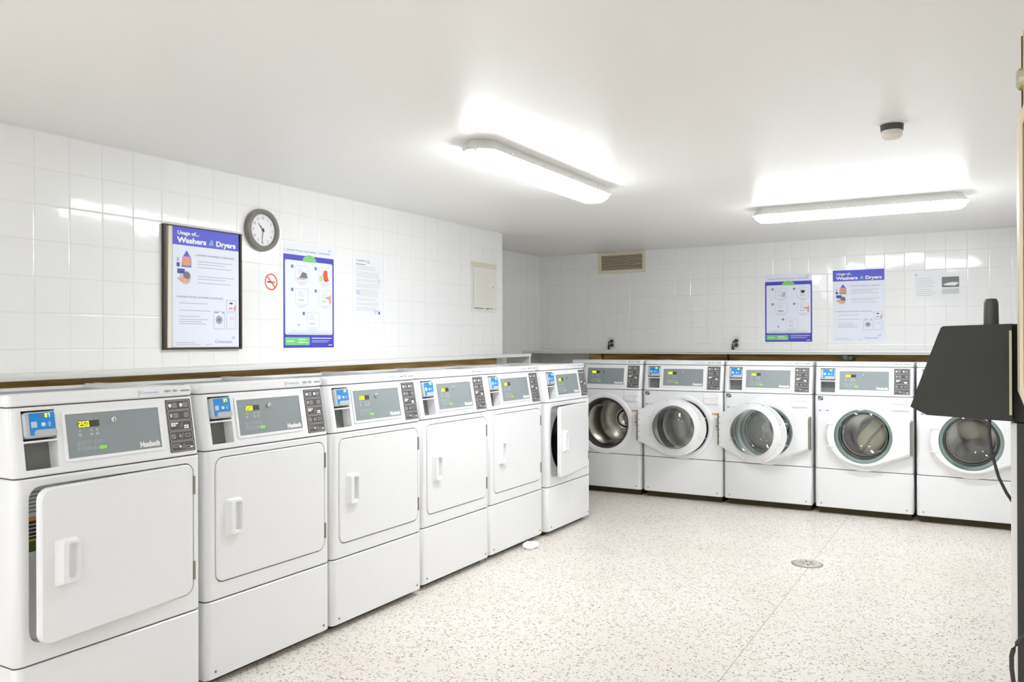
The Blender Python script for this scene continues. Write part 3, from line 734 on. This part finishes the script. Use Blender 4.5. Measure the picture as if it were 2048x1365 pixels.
def usage_poster(s, mp, w, h, base):
    """the 'Usage of... Washers & Dryers' print, drawn on a w by h sheet"""
    X = lambda f: f*w
    Z = lambda f: h*(1-f)
    P = lambda a, b, c, e, m, d=0.0006, r=0: s.poly(mp, rrect(X(a), Z(e), X(c), Z(b), r), base+d, m)
    P(0, 0, 1, 1, PAPER, 0.0003)
    P(0.0, 0.0, 1.0, 0.155, POSTB)
    T = lambda t, x, z, hh, wd, m, b=0.0, al='LEFT', sh_=0: s.text(mp, t, X(x), Z(z), hh*h, base+0.0009, m, width=wd*w if wd else None, bold=b, align=al, shear=sh_)
    T('Usage of...', 0.07, 0.066, 0.029, 0.31, INKW, 0.035)
    T('Washers', 0.06, 0.132, 0.042, 0.43, INKW, 0.05); T('&', 0.53, 0.132, 0.046, 0.075, MINT, 0.0, sh_=0.2); T('Dryers', 0.64, 0.132, 0.042, 0.31, INKW, 0.05)
    T('LAUNDRY DETERGENT GUIDELINES', 0.34, 0.232, 0.014, 0.58, INKG)
    T('WASHER/DRYER MACHINE GUIDELINES', 0.05, 0.588, 0.014, 0.70, INKG)
    # detergent bottle, its cap and cup
    s.poly(mp, [(X(.125), Z(.335)), (X(.265), Z(.335)), (X(.262), Z(.255)), (X(.20), Z(.195)), (X(.14), Z(.255))], base+0.0008, POSTB)
    P(.135, .245, .255, .325, PINKI, .001, 0.01*w*2); P(.15, .275, .245, .32, ORANGE, .0012); P(.158, .283, .236, .29, YELST, .0014); P(.158, .30, .236, .308, YELST, .0014)
    P(.055, .30, .10, .335, NAVY, .0008); P(.06, .262, .068, .29, INKG, .0008); P(.08, .258, .088, .29, INKG, .0008)
    # hand pouring from a cup
    s.poly(mp, circ(X(.18), Z(.42), X(.085), 24), base+0.0007, PALEST); s.poly(mp, circ(X(.20), Z(.405), X(.05), 18), base+0.0009, INKG)
    P(.065, .35, .17, .39, NAVY, .001); s.poly(mp, [(X(.06), Z(.43)), (X(.13), Z(.415)), (X(.24), Z(.44)), (X(.22), Z(.47)), (X(.11), Z(.455))], base+0.0012, SKIN)
    def lines(x0, z0, n, wd, m=INKLG, gap=0.022):
        for k in range(n): P(x0, z0+k*gap, x0+wd*(0.72+0.28*((k*7+3) % 5)/4), z0+k*gap+0.0055, m, .0007)
    lines(.36, .275, 2, .58); lines(.36, .325, 1, .56); lines(.36, .40, 2, .60); lines(.36, .455, 1, .55)
    lines(.09, .63, 1, .45); lines(.09, .69, 1, .50); lines(.09, .74, 1, .32); lines(.09, .765, 3, .46, gap=0.018)
    # washer and dryer drawings
    def frame(a, b, c, e, m=INKLG, t=0.006):
        s.slab(mp, rrect(X(a), Z(e), X(c), Z(b)), base+0.0004, base+0.0008, m, holes=[rrect(X(a+t), Z(e)+t*w, X(c-t), Z(b)-t*w)], back=False)
    frame(.60, .69, .77, .845); frame(.80, .70, .955, .845); frame(.80, .59, .955, .69)
    s.slab(mp, circ(X(.685), Z(.765), X(.05), 24), base+0.0005, base+0.0009, INKG, holes=[circ(X(.685), Z(.765), X(.038), 24)], back=False)
    s.poly(mp, circ(X(.685), Z(.765), X(.03), 16), base+0.0009, TEALI); frame(.86, .735, .915, .76); P(.85, .61, .90, .625, NAVY, .0009); P(.84, .655, .90, .67, PINKI, .0009)
    s.poly(mp, [(X(.955), Z(.62)), (X(.915), Z(.655)), (X(.925), Z(.685)), (X(.955), Z(.68))], base+0.001, SKIN); P(.61, .70, .68, .705, BLKINK, .0009); P(.73, .70, .76, .708, INKG, .0009)
    T('Coinamatic', 0.62, 0.965, 0.026, 0.27, INKP)
    for k in range(3): s.poly(mp, [(X(.885), Z(.935-k*.009)), (X(.935), Z(.925-k*.009)), (X(.935), Z(.922-k*.009)), (X(.885), Z(.932-k*.009))], base+0.0009, INKP)
    lines(.04, .958, 1, .30); P(.04, .975, .40, .979, INKLG, .0007); P(.47, .975, .58, .979, INKLG, .0007)

def room_poster(s, mp, w, h, kind):
    """the 'Laundry Room Instructions' print"""
    X = lambda f: f*w
    Z = lambda f: h*(1-f)
    def P(a, b, c, e, m, d=0.0012, r=0): s.poly(mp, rrect(X(a), Z(e), X(c), Z(b), r), d, m)
    s.slab(mp, rrect(0, 0, w, h), 0.0, 0.0008, PAPER)
    P(0, .112, 1, 1, POSTB2); P(.03, .165, .97, .875, PAPER, .0016, 0.012); 
    s.poly(mp, [(X(.5)+X(.14)*math.cos(a), Z(.170)+X(.10)*math.sin(a)) for a in [PI*i/14 for i in range(15)]], 0.0020, POSTG)
    T = lambda t, x, z, hh, wd, m, b=0.0: s.text(mp, t, X(x), Z(z), hh*h, 0.0016, m, width=wd*w, bold=b)
    T('Laundry Room Instructions', .07, .078, .017, .56, INKG); T('Coinamatic', .69, .078, .022, .24, INKP)
    for k in range(3): s.poly(mp, [(X(.885), Z(.052-k*.009)), (X(.94), Z(.043-k*.009)), (X(.94), Z(.040-k*.009)), (X(.885), Z(.049-k*.009))], 0.0016, INKP)
    pics = [(.22, .21), (.68, .21), (.22, .43), (.68, .43), (.44, .655)]
    for k, (a, b) in enumerate(pics):
        s.slab(mp, rrect(X(a), Z(b+.155), X(a+.26), Z(b), .008), .0016, .002, PALEB, holes=[rrect(X(a+.012), Z(b+.147), X(a+.248), Z(b+.008), .006)], back=False)
        P(a+.04, b+.165, a+.22, b+.169, INKLG, .002); P(a+.07, b+.178, a+.19, b+.182, INKLG, .002)
        s.poly(mp, circ(X(a-.055), Z(b+.015), X(.024), 18), .002, NAVY); s.poly(mp, circ(X(a-.055), Z(b+.015), X(.009), 10), .0024, PALEB)
        P(a+.07, b+.105, a+.11, b+.118, INKLG, .002); P(a+.12, b+.105, a+.16, b+.118, INKLG, .002)
        for q in range(3): P(a+.06, b+.03+q*.02, a+.14+.02*q, b+.034+q*.02, INKLG, .002)
    if kind == 0:
        s.poly(mp, [(X(.30), Z(.33)), (X(.46), Z(.33)), (X(.44), Z(.28)), (X(.36), Z(.27))], .0022, INKG); P(.25, .335, .42, .345, PINKI, .0024)
        s.poly(mp, [(X(.80), Z(.235)), (X(.86), Z(.235)), (X(.87), Z(.30)), (X(.90), Z(.34)), (X(.80), Z(.335)), (X(.77), Z(.28))], .0022, REDI); P(.70, .29, .77, .345, mat('lime_ink', srgb(190, 220, 150), .5), .0022); P(.80, .335, .86, .345, NAVY, .0026)
    else:
        s.poly(mp, [(X(.36), Z(.34)), (X(.44), Z(.34)), (X(.44), Z(.26)), (X(.37), Z(.28))], .0022, INKLG); s.poly(mp, [(X(.76), Z(.25)), (X(.86), Z(.25)), (X(.83), Z(.29)), (X(.78), Z(.29))], .0022, BLKINK)
        P(.27, .545, .40, .553, mat('dark_green_ink', srgb(90, 130, 70), .5), .0024)
    s.poly(mp, [(X(.94), Z(.47)), (X(.90), Z(.49)), (X(.82), Z(.50)), (X(.82), Z(.51)), (X(.90), Z(.53)), (X(.90), Z(.56)), (X(.94), Z(.57))], .0024, SKIN)
    P(.27, .765 if kind else .775, .30, .785, INKG, .0022)
    P(.14, .835, .90, .838, INKLG, .0022); P(.10, .848, .88, .851, INKLG, .0022); P(.06, .862, .94, .866, INKG, .0022)
    P(.03, .90, .50, .975, POSTG, .0018, .004); P(.06, .933, .20, .942, INKW, .0022); P(.28, .918, .42, .926, INKW, .0022); P(.28, .944, .46, .952, INKW, .0022)
    P(.54, .905, .95, .913, INKW, .0022); P(.54, .93, .90, .934, PALEB, .0022); P(.54, .944, .86, .948, PALEB, .0022); P(.88, .972, .96, .98, INKW, .0022)

pf = empty('framed_poster', (LX+0.01, 2.82, 1.289), 0, label='framed washers and dryers usage poster hanging on the clock wall', category='poster')
pf['group'] = 'usage posters'
f = MB(); mp = LW(2.585, 1.289)
f.slab(mp, rrect(0, 0, 0.477, 0.612), 0.0, 0.020, FRAMED, holes=[rrect(0.012, 0.010, 0.467, 0.607)])
rel(pf, f).build('frame', pf)
f = MB(); f.poly(mp, rrect(0.012, 0.010, 0.467, 0.607), 0.004, CREAM); f.slab(mp, [(0.022, 0.010), (0.050, 0.010), (0.062, 0.611), (0.030, 0.611)], 0.005, 0.012, CREAM); rel(pf, f).build('backing_card', pf)
f = MB(); usage_poster(f, LW(2.585+0.050, 1.289+0.012), 0.408, 0.598, 0.0145); f.slab(LW(2.585+0.050, 1.289+0.012), rrect(0, 0, 0.408, 0.598), 0.012, 0.0146, PAPER); rel(pf, f).build('print_sheet', pf)

f = MB(); room_poster(f, LW(3.376, 1.293), 0.415, 0.605, 0)
tag(place(f.build('instruction_poster')), 'blue bordered laundry instruction poster beside the no smoking sign', 'poster', 'blue laundry room instruction posters')

# clock
ck = empty('wall_clock', (LX, 3.209, 1.940), 0, label='round wall clock with grey rim above the posters', category='clock')
c = MB(); c.lathe((0, 0, 0), [(0.002, 0), (0.114, 0), (0.117, 0.012), (0.112, 0.030), (0.098, 0.036), (0.090, 0.030), (0.088, 0.018)], CLOCKG, 64, 'x'); c.build('rim', ck)
CM = lambda y, z, d: (d, y, z)
c = MB(); c.poly(CM, circ(0, 0, 0.090, 64), 0.018, mat('clock_face', srgb(232, 230, 232), 0.35))
c.slab(CM, circ(0, 0, 0.0885, 64), 0.0182, 0.019, CLOCKG, holes=[circ(0, 0, 0.0865, 64)], back=False)
for k in range(60):
    a = 2*PI*k/60; r_a, r_b = (0.079, 0.084); wq = 0.0004 if k % 5 else 0.0009
    s_, c_ = math.sin(a), math.cos(a)
    c.poly(CM, [(s_*r_a-c_*wq, c_*r_a+s_*wq), (s_*r_a+c_*wq, c_*r_a-s_*wq), (s_*r_b+c_*wq, c_*r_b-s_*wq), (s_*r_b-c_*wq, c_*r_b+s_*wq)], 0.0188, INKG)
for n in range(1, 13):
    a = 2*PI*n/12; c.text(CM, str(n), 0.067*math.sin(a), 0.067*math.cos(a)-0.0075, 0.015, 0.019, INKG, align='CENTER')
c.build('dial', ck)
def hand(nm, deg, L, wd, d):
    a = math.radians(deg); s_, c_ = math.sin(a), math.cos(a)
    pts = [(-c_*wd-s_*0.012, s_*wd-c_*0.012), (c_*wd-s_*0.012, -s_*wd-c_*0.012), (s_*L+c_*wd*0.4, c_*L-s_*wd*0.4), (s_*L-c_*wd*0.4, c_*L+s_*wd*0.4)]
    MB().slab(CM, pts, d, d+0.001, BLKINK).build(nm, ck)
hand('hour_hand', 316, 0.050, 0.0028, 0.021); hand('minute_hand', 189, 0.072, 0.002, 0.0225)
MB().lathe((0, 0, 0), [(0.005, 0.019), (0.005, 0.025), (0.0005, 0.025)], BLKINK, 16, 'x').build('hub', ck)

# no smoking sign
s = MB(); mp = LW(3.285, 1.6615)
s.slab(mp, rrect(-0.058, -0.062, 0.058, 0.062, 0.002, 2), 0, 0.0008, mat('sticker_sheet', (0.84, 0.84, 0.83), 0.35))
s.slab(mp, circ(0, 0, 0.047, 40), 0.0008, 0.0014, REDI, holes=[circ(0, 0, 0.039, 40)], back=False)
s.poly(mp, [(-0.032, 0.026), (-0.026, 0.032), (0.032, -0.026), (0.026, -0.032)], 0.0018, REDI)
s.poly(mp, rrect(-0.030, -0.005, 0.012, 0.003), 0.0012, BLKINK); s.poly(mp, rrect(0.014, -0.005, 0.020, 0.003), 0.0012, INKG); s.poly(mp, rrect(0.022, -0.005, 0.028, 0.003), 0.0012, BLKINK)
for k in range(3): s.poly(mp, rrect(0.012+0.005*k, 0.010+0.006*k, 0.022+0.005*k, 0.012+0.006*k), 0.0012, INKLG)
tag(place(s.build('no_smoking_sign')), 'small round red no smoking sign under the wall clock', 'sign')

# paper notice left wall
s = MB(); mp = LW(3.985, 1.470)
s.slab(mp, rrect(0, 0, 0.272, 0.392), 0, 0.0006, mat('notice_paper', (0.84, 0.84, 0.86), 0.4))
s.text(mp, 'OPEN', 0.012, 0.368, 0.012, 0.001, INKP, width=0.10, bold=0.01)
tri = [(0.118, 0.362), (0.146, 0.362), (0.132, 0.384)]; s.slab(mp, tri, 0.0006, 0.001, INKP, holes=[[(0.123, 0.3645), (0.141, 0.3645), (0.132, 0.379)]], back=False)
s.poly(mp, rrect(0.008, 0.349, 0.10, 0.353), 0.001, INKG)
z = 0.338
for blk, nl in ((0, 3), (1, 4), (2, 2), (3, 3), (4, 5), (5, 2), (6, 2), (7, 3)):
    for k in range(nl):
        s.poly(mp, rrect(0.014+(0.035 if blk == 4 else 0), z, 0.20+0.012*((k*5+blk*3) % 5), z+0.002), 0.001, INKLG); z -= 0.0098
    z -= 0.008
s.slab(mp, circ(0.032, 0.172, 0.015, 20), 0.0006, 0.0012, INKP, holes=[circ(0.032, 0.172, 0.012, 20)], back=False); s.poly(mp, [(0.022, 0.181), (0.024, 0.183), (0.042, 0.163), (0.040, 0.161)], 0.0014, INKP)
s.slab(mp, circ(0.236, 0.252, 0.013, 20), 0.0006, 0.0012, INKP, holes=[circ(0.236, 0.252, 0.0105, 20)], back=False)
s.poly(mp, rrect(0.19, 0.035, 0.25, 0.062), 0.001, PALEB); s.poly(mp, rrect(0.232, 0.036, 0.246, 0.052), 0.0014, POSTB2)
tag(place(s.build('paper_notice')), 'white paper notice with pale blue print on the clock wall near the access panel', 'notice', 'paper notices')

# access panel
ap = empty('access_panel', (LX, 5.52, 1.57), 0, label='off white painted access panel near the end of the clock wall', category='access panel')
APM = mat('access_paint', srgb(232, 230, 222), 0.45); APF = mat('access_frame_paint', srgb(224, 214, 190), 0.5)
mp = LW(5.335, 1.562)
rel(ap, MB().slab(mp, rrect(0, 0, 0.372, 0.386), 0, 0.004, APM, holes=[rrect(0.022, 0.026, 0.355, 0.352)])).build('frame', ap)
rel(ap, MB().slab(mp, rrect(0.026, 0.030, 0.351, 0.348), 0, 0.007, APM)).build('door', ap)
rel(ap, MB().slab(mp, rrect(-0.003, 0.354, 0.374, 0.388), 0.0, 0.006, APF)).build('top_strip', ap)
c = MB(); c.poly(mp, circ(0.318, 0.200, 0.006, 12), 0.0076, INKG)
for k in range(14): xx = 0.03+random.random()*0.32; c.poly(mp, rrect(xx, 0.021+random.random()*0.005, xx+0.006+random.random()*0.02, 0.0295), 0.0046, mat('rust', srgb(140, 120, 96), 0.8))
c.poly(mp, rrect(0.3515, 0.03, 0.3545, 0.075), 0.0046, mat('rust', srgb(140, 120, 96), 0.8))
rel(ap, c).build('latch', ap)

# ---------------------------------------------------------------- back wall things
vt = empty('wall_vent', (-3.14, BY, 2.0), 0, label='beige louvred vent grille high on the back wall near the corner', category='vent')
mp = BW(-3.394, 2.008); VM = mat('vent_beige', srgb(226, 214, 190), 0.5)
rel(vt, MB().slab(mp, rrect(0, 0, 0.505, 0.203), 0, 0.012, VM, holes=[rrect(0.034, 0.030, 0.472, 0.178)])).build('frame', vt)
rel(vt, MB().poly(mp, rrect(0.03, 0.026, 0.476, 0.182), 0.001, mat('vent_dark', srgb(24, 20, 6), 0.9))).build('duct_opening', vt)
for k in range(12):
    z = 0.034+k*0.0124
    s = MB(); tilt = 0.0 if k != 3 else 0.002
    v = [mp(0.034, z, 0.003), mp(0.472, z+tilt, 0.003), mp(0.472, z+0.0055+tilt, 0.010), mp(0.034, z+0.0055, 0.010), mp(0.034, z-0.001, 0.003), mp(0.472, z-0.001+tilt, 0.003), mp(0.472, z+0.0015+tilt, 0.0105), mp(0.034, z+0.0015, 0.0105)]
    s.add(v, [(0, 1, 2, 3), (4, 5, 6, 7), (0, 1, 5, 4), (2, 3, 7, 6), (0, 3, 7, 4), (1, 2, 6, 5)], VM)
    rel(vt, s).build('louvre', vt)

s = MB(); room_poster(s, BW(-1.744, 1.316), 0.408, 0.612, 1)
tag(place(s.build('instruction_poster')), 'blue bordered laundry instruction poster above the washers', 'poster', 'blue laundry room instruction posters')
s = MB(); mp = BW(-1.162, 1.318); s.slab(mp, rrect(0, 0, 0.412, 0.618), 0, 0.0008, PAPER); usage_poster(s, mp, 0.412, 0.618, 0.0008)
tag(place(s.build('usage_poster')), 'unframed washers and dryers usage poster on the back wall above the washers', 'poster', 'usage posters')
s = MB(); mp = BW(-0.525, 1.660); s.slab(mp, rrect(0, 0, 0.345, 0.225), 0, 0.0008, mat('notice_paper', (0.84, 0.84, 0.86), 0.4))
s.text(mp, 'C', 0.012, 0.203, 0.014, 0.0012, BLKINK, bold=0.03)
for k in range(9): s.poly(mp, rrect(0.015, 0.175-k*0.017-(0.004 if k > 4 else 0), 0.13+0.008*((k*7) % 5), 0.178-k*0.017-(0.004 if k > 4 else 0)), 0.0012, INKLG)
s.poly(mp, rrect(0.208, 0.100, 0.333, 0.186), 0.0012, mat('photo_grey', srgb(120, 120, 122), 0.5))
s.poly(mp, [(0.222, 0.118)]+[(0.275+0.055*math.cos(a), 0.124+0.016*math.sin(a)+0.1*0.055*math.cos(a)) for a in [2.9-2.9*i/10 for i in range(11)]]+[(0.30, 0.112)], 0.0016, INKW)
s.poly(mp, rrect(0.208, 0.045, 0.333, 0.090), 0.0012, PALEST)
tag(place(s.build('paper_notice')), 'faint paper notice with a grey picture, above the black terminal', 'notice', 'paper notices')

def wall_cord(x, label):
    r = empty('outlet_with_plugs', (x, BY, 1.23), 0, label=label, category='power outlet', group='outlets with dark plugs above the back shelf')
    G = mat('cord_dark', srgb(60, 62, 56), 0.5)
    rel(r, MB().slab(BW(x-0.02, 1.255), rrect(0, 0, 0.075, 0.118, 0.004), 0, 0.005, mat('outlet_white', (0.8, 0.8, 0.79), 0.4))).build('cover_plate', r)
    for k, z in enumerate((1.328, 1.288)):
        rel(r, MB().lathe((x+0.018, BY-0.006, z), [(0.0005, -0.034), (0.012, -0.034), (0.017, -0.022), (0.017, 0.0)], G, 20)).build('plug', r)
    rel(r, MB().tube([(x+0.018, BY-0.03, 1.329), (x+0.004, BY-0.032, 1.326), (x-0.010, BY-0.030, 1.312), (x-0.016, BY-0.026, 1.29), (x-0.017, BY-0.024, 1.243)], 0.0065, G)).build('cord', r)
    rel(r, MB().tube([(x+0.018, BY-0.03, 1.288), (x+0.004, BY-0.036, 1.283), (x-0.007, BY-0.03, 1.265), (x-0.009, BY-0.026, 1.243)], 0.0065, G)).build('cord', r)
wall_cord(-3.262, 'dark plugs in the wall outlet below the vent')
wall_cord(-2.020, 'dark plugs in the wall outlet left of the blue poster')
for x in (-3.262, -2.02):
    q = MB().tube([(x-0.01, 7.425, 1.215), (x-0.01, 7.425, 1.18), (x+0.004, 7.42, 1.06)], 0.0065, mat('cord_dark', srgb(60, 62, 56), 0.5)).build('power_cord')
    tag(place(q), 'dark cord hanging under the back shelf ' + ('near the corner' if x < -3 else 'over the third washer from the right'), 'cord', 'cords under the back shelf')
q = empty('pipe_fitting', (-1.02, 7.395, 1.145), 0, label='grey plastic pipe fitting on the wooden ledger below the usage poster', category='pipe fitting')
GP = mat('grey_pvc', srgb(140, 142, 142), 0.45)
MB().lathe((0, 0, 0.04), [(0.001, -0.09), (0.020, -0.09), (0.025, -0.08), (0.025, -0.03), (0.018, -0.02), (0.018, 0.06)], GP, 24).build('cap', q)
MB().lathe((0.035, 0, 0.034), [(0.001, -0.07), (0.016, -0.07), (0.020, -0.06), (0.020, 0.06)], GP, 24).build('pipe', q)
MB().tube([(-0.035, 0, 0.030), (-0.01, -0.03, 0.036), (0.03, -0.02, 0.03), (0.055, 0.02, 0.02)], 0.013, GP).build('elbow', q)

# ---------------------------------------------------------------- floor things
dn = empty('floor_drain', (-0.925, 5.08, 0), 0.3, label='round metal drain cover in the terrazzo floor', category='drain')
DM = mat('drain_metal', srgb(196, 190, 184), 0.45, 0.3)
slots = []
for k in range(8):
    a = 2*PI*k/8; c_, s_ = math.cos(a), math.sin(a); q = 0.004
    slots.append([(c_*0.02-s_*q, s_*0.02+c_*q), (c_*0.052-s_*q, s_*0.052+c_*q), (c_*0.052+s_*q, s_*0.052-c_*q), (c_*0.02+s_*q, s_*0.02-c_*q)])
GM = lambda x, y, d: (x, y, d)
MB().slab(GM, circ(0, 0, 0.078, 40), 0.002, 0.006, DM, holes=slots, front=circ(0, 0, 0.075, 40), cham=0.002).build('grate', dn)
MB().slab(GM, circ(0, 0, 0.090, 40), 0.0, 0.0035, mat('drain_ring', srgb(160, 152, 144), 0.5, 0.3), holes=[circ(0, 0, 0.079, 40)]).build('ring', dn)
MB().poly(GM, circ(0, 0, 0.079, 40), 0.0012, DARK).build('sump', dn)

bm = bmesh.new(); bmesh.ops.create_icosphere(bm, subdivisions=4, radius=1); rnd = random.Random(4)
fr = [(Vector((rnd.uniform(-1, 1), rnd.uniform(-1, 1), rnd.uniform(-1, 1)))*rnd.uniform(3, 11), rnd.uniform(0, 6)) for _ in range(12)]
for v in bm.verts:
    k = sum(math.sin(f_.dot(v.co)+p) for f_, p in fr)/6; v.co = v.co*(1+0.22*k); v.co = Vector((v.co.x*0.045, v.co.y*0.07, max(0.0, (v.co.z+0.35)*0.026)))
me = bpy.data.meshes.new('crumpled_tissue'); bm.to_mesh(me); bm.free(); me.materials.append(mat('tissue', (0.88, 0.88, 0.87), 0.9))
o = bpy.data.objects.new('crumpled_tissue', me); o.location = (-2.545, 4.63, 0.0005); COL.objects.link(o)
tag(o, 'crumpled white tissue on the floor against the dryers', 'tissue')

# ---------------------------------------------------------------- things on the right wall, close by
tm = empty('payment_terminal', (0.03, 1.80, 1.16), 0, label='black wedge shaped terminal jutting out at the right edge', category='terminal')
KY = 1.70
K = lambda x, z, d: (x, KY-d, z)                 # side face towards the viewer
side = [(-0.0965, 1.1825), (0.040, 1.1765), (0.040, 1.350), (-0.069, 1.347), (-0.073, 1.344), (-0.124, 1.197)]
rel(tm, MB().slab(K, side, -0.26, 0, BLACKP, front=[(-0.095, 1.184), (0.039, 1.178), (0.039, 1.3488), (-0.0685, 1.3457), (-0.072, 1.343), (-0.1225, 1.1975)], cham=0.0015)).build('housing', tm)
scr = MB(); n_ = Vector((-0.147, 0, 0.051)).normalized()
a_, b_ = Vector((-0.119, 0, 1.212)), Vector((-0.0765, 0, 1.334)); nn = Vector((-(b_-a_).z, 0, (b_-a_).x)).normalized()*0.0012
scr.add([(p.x+nn.x, y, p.z+nn.z) for p in (a_, b_) for y in (KY+0.02, KY+0.24)], [(0, 1, 3, 2)], mat('terminal_screen', srgb(40, 60, 70), 0.15))
rel(tm, scr).build('screen', tm)
rel(tm, MB().lathe((0.0075, KY+0.05, 1.345), [(0.0125, 0.0), (0.0118, 0.045), (0.009, 0.052), (0.0005, 0.053)], mat('antenna_grey', srgb(72, 76, 72), 0.45), 24, 'z')).build('antenna', tm)
rel(tm, MB().slab(K, rrect(0.0345, 1.188, 0.0385, 1.338, 0.0008, 2), -0.02, 0.003, mat('trim_beige', srgb(200, 196, 160), 0.5))).build('edge_trim', tm)
tm_c = MB().tube([(0.004, KY+0.03, 1.180), (0.004, KY+0.03, 1.150), (0.008, KY+0.03, 1.112), (0.018, KY+0.03, 1.072), (0.030, KY+0.03, 1.045), (0.045, KY+0.03, 1.02)], 0.0028, BLKINK)
rel(tm, tm_c).build('cable', tm)

cp = empty('pedestal_cabinet', (0.15, 1.9, 0), 0, label='black floor cabinet cut off by the right edge, under the terminal', category='cabinet')
rel(cp, MB().box(0.0465, 1.72, 0, RX-0.002, 2.10, 1.172, mat('black_laminate', (0.03, 0.03, 0.027), 0.5, bump=(600, 0.3, 0.0005)))).build('body', cp)
rel(cp, MB().box(0.0372, 1.722, 0, 0.0463, 1.742, 1.172, mat('pale_edging', (0.8, 0.79, 0.77), 0.5))).build('edge_strip', cp)
rel(cp, MB().box(0.0415, 1.73, 1.173, RX-0.002, 1.99, 1.350, BLACKP)).build('terminal_bracket', cp)

wb = empty('wall_cabinet', (0.15, 1.55, 1.18), 0, label='tall beige metal cabinet on the wall at the right edge, above the black terminal', category='cabinet')
KB = lambda x, z, d: (x, 1.56-d, z)
def chb(x0, z0, x1, z1, c): return [(x0+c*0.35, z0), (x1, z0), (x1, z1), (x0+c*0.35, z1), (x0, z1-c), (x0, z0+c)]
rel(wb, MB().slab(KB, chb(0.0465, 1.188, RX-0.002, 1.728, 0.045), -0.12, 0.0, BEIGE, holes=[chb(0.0515, 1.205, RX-0.03, 1.71, 0.04)])).build('frame', wb)
rel(wb, MB().slab(KB, chb(0.0515, 1.205, RX-0.03, 1.71, 0.04), -0.11, -0.006, BEIGED)).build('front_panel', wb)
rel(wb, MB().slab(KB, rrect(0.0555, 1.215, 0.2, 1.70), -0.006, -0.001, BEIGE)).build('inner_panel', wb)

bd = empty('wooden_board', (0.15, 1.7, 1.7), 0, label='brown wooden board edge at the upper right edge with a round knob', category='board')
rel(bd, MB().box(0.0545, 1.60, 1.38, RX-0.002, 1.625, 1.835, WOOD).box(0.0525, 1.6245, 1.38, RX-0.002, 1.632, 1.833, FRAMED)).build('panel', bd)
rel(bd, MB().lathe((0.056, 1.615, 1.757), [(0.018, 0.0), (0.0185, -0.008), (0.014, -0.0115), (0.0005, -0.012)], mat('knob_metal', srgb(200, 196, 176), 0.25, 0.8), 28, 'x')).build('knob', bd)

def arc(n, f): return [f(i/(n-1)) for i in range(n)]
lc = MB().tube(arc(16, lambda t: (0.032+(11 if t > 0.5 else 2)*(0.16*(t-0.5)*(1 if t > 0.5 else 2.5))**2, 1.52, 0.815+0.16*(t-0.5)*(1 if t > 0.5 else 2.5))), 0.0035, BLKINK)
q = tag(place(lc.build('power_cord')), 'dark looping cord at the lower right edge in front of the black cabinet', 'cord')
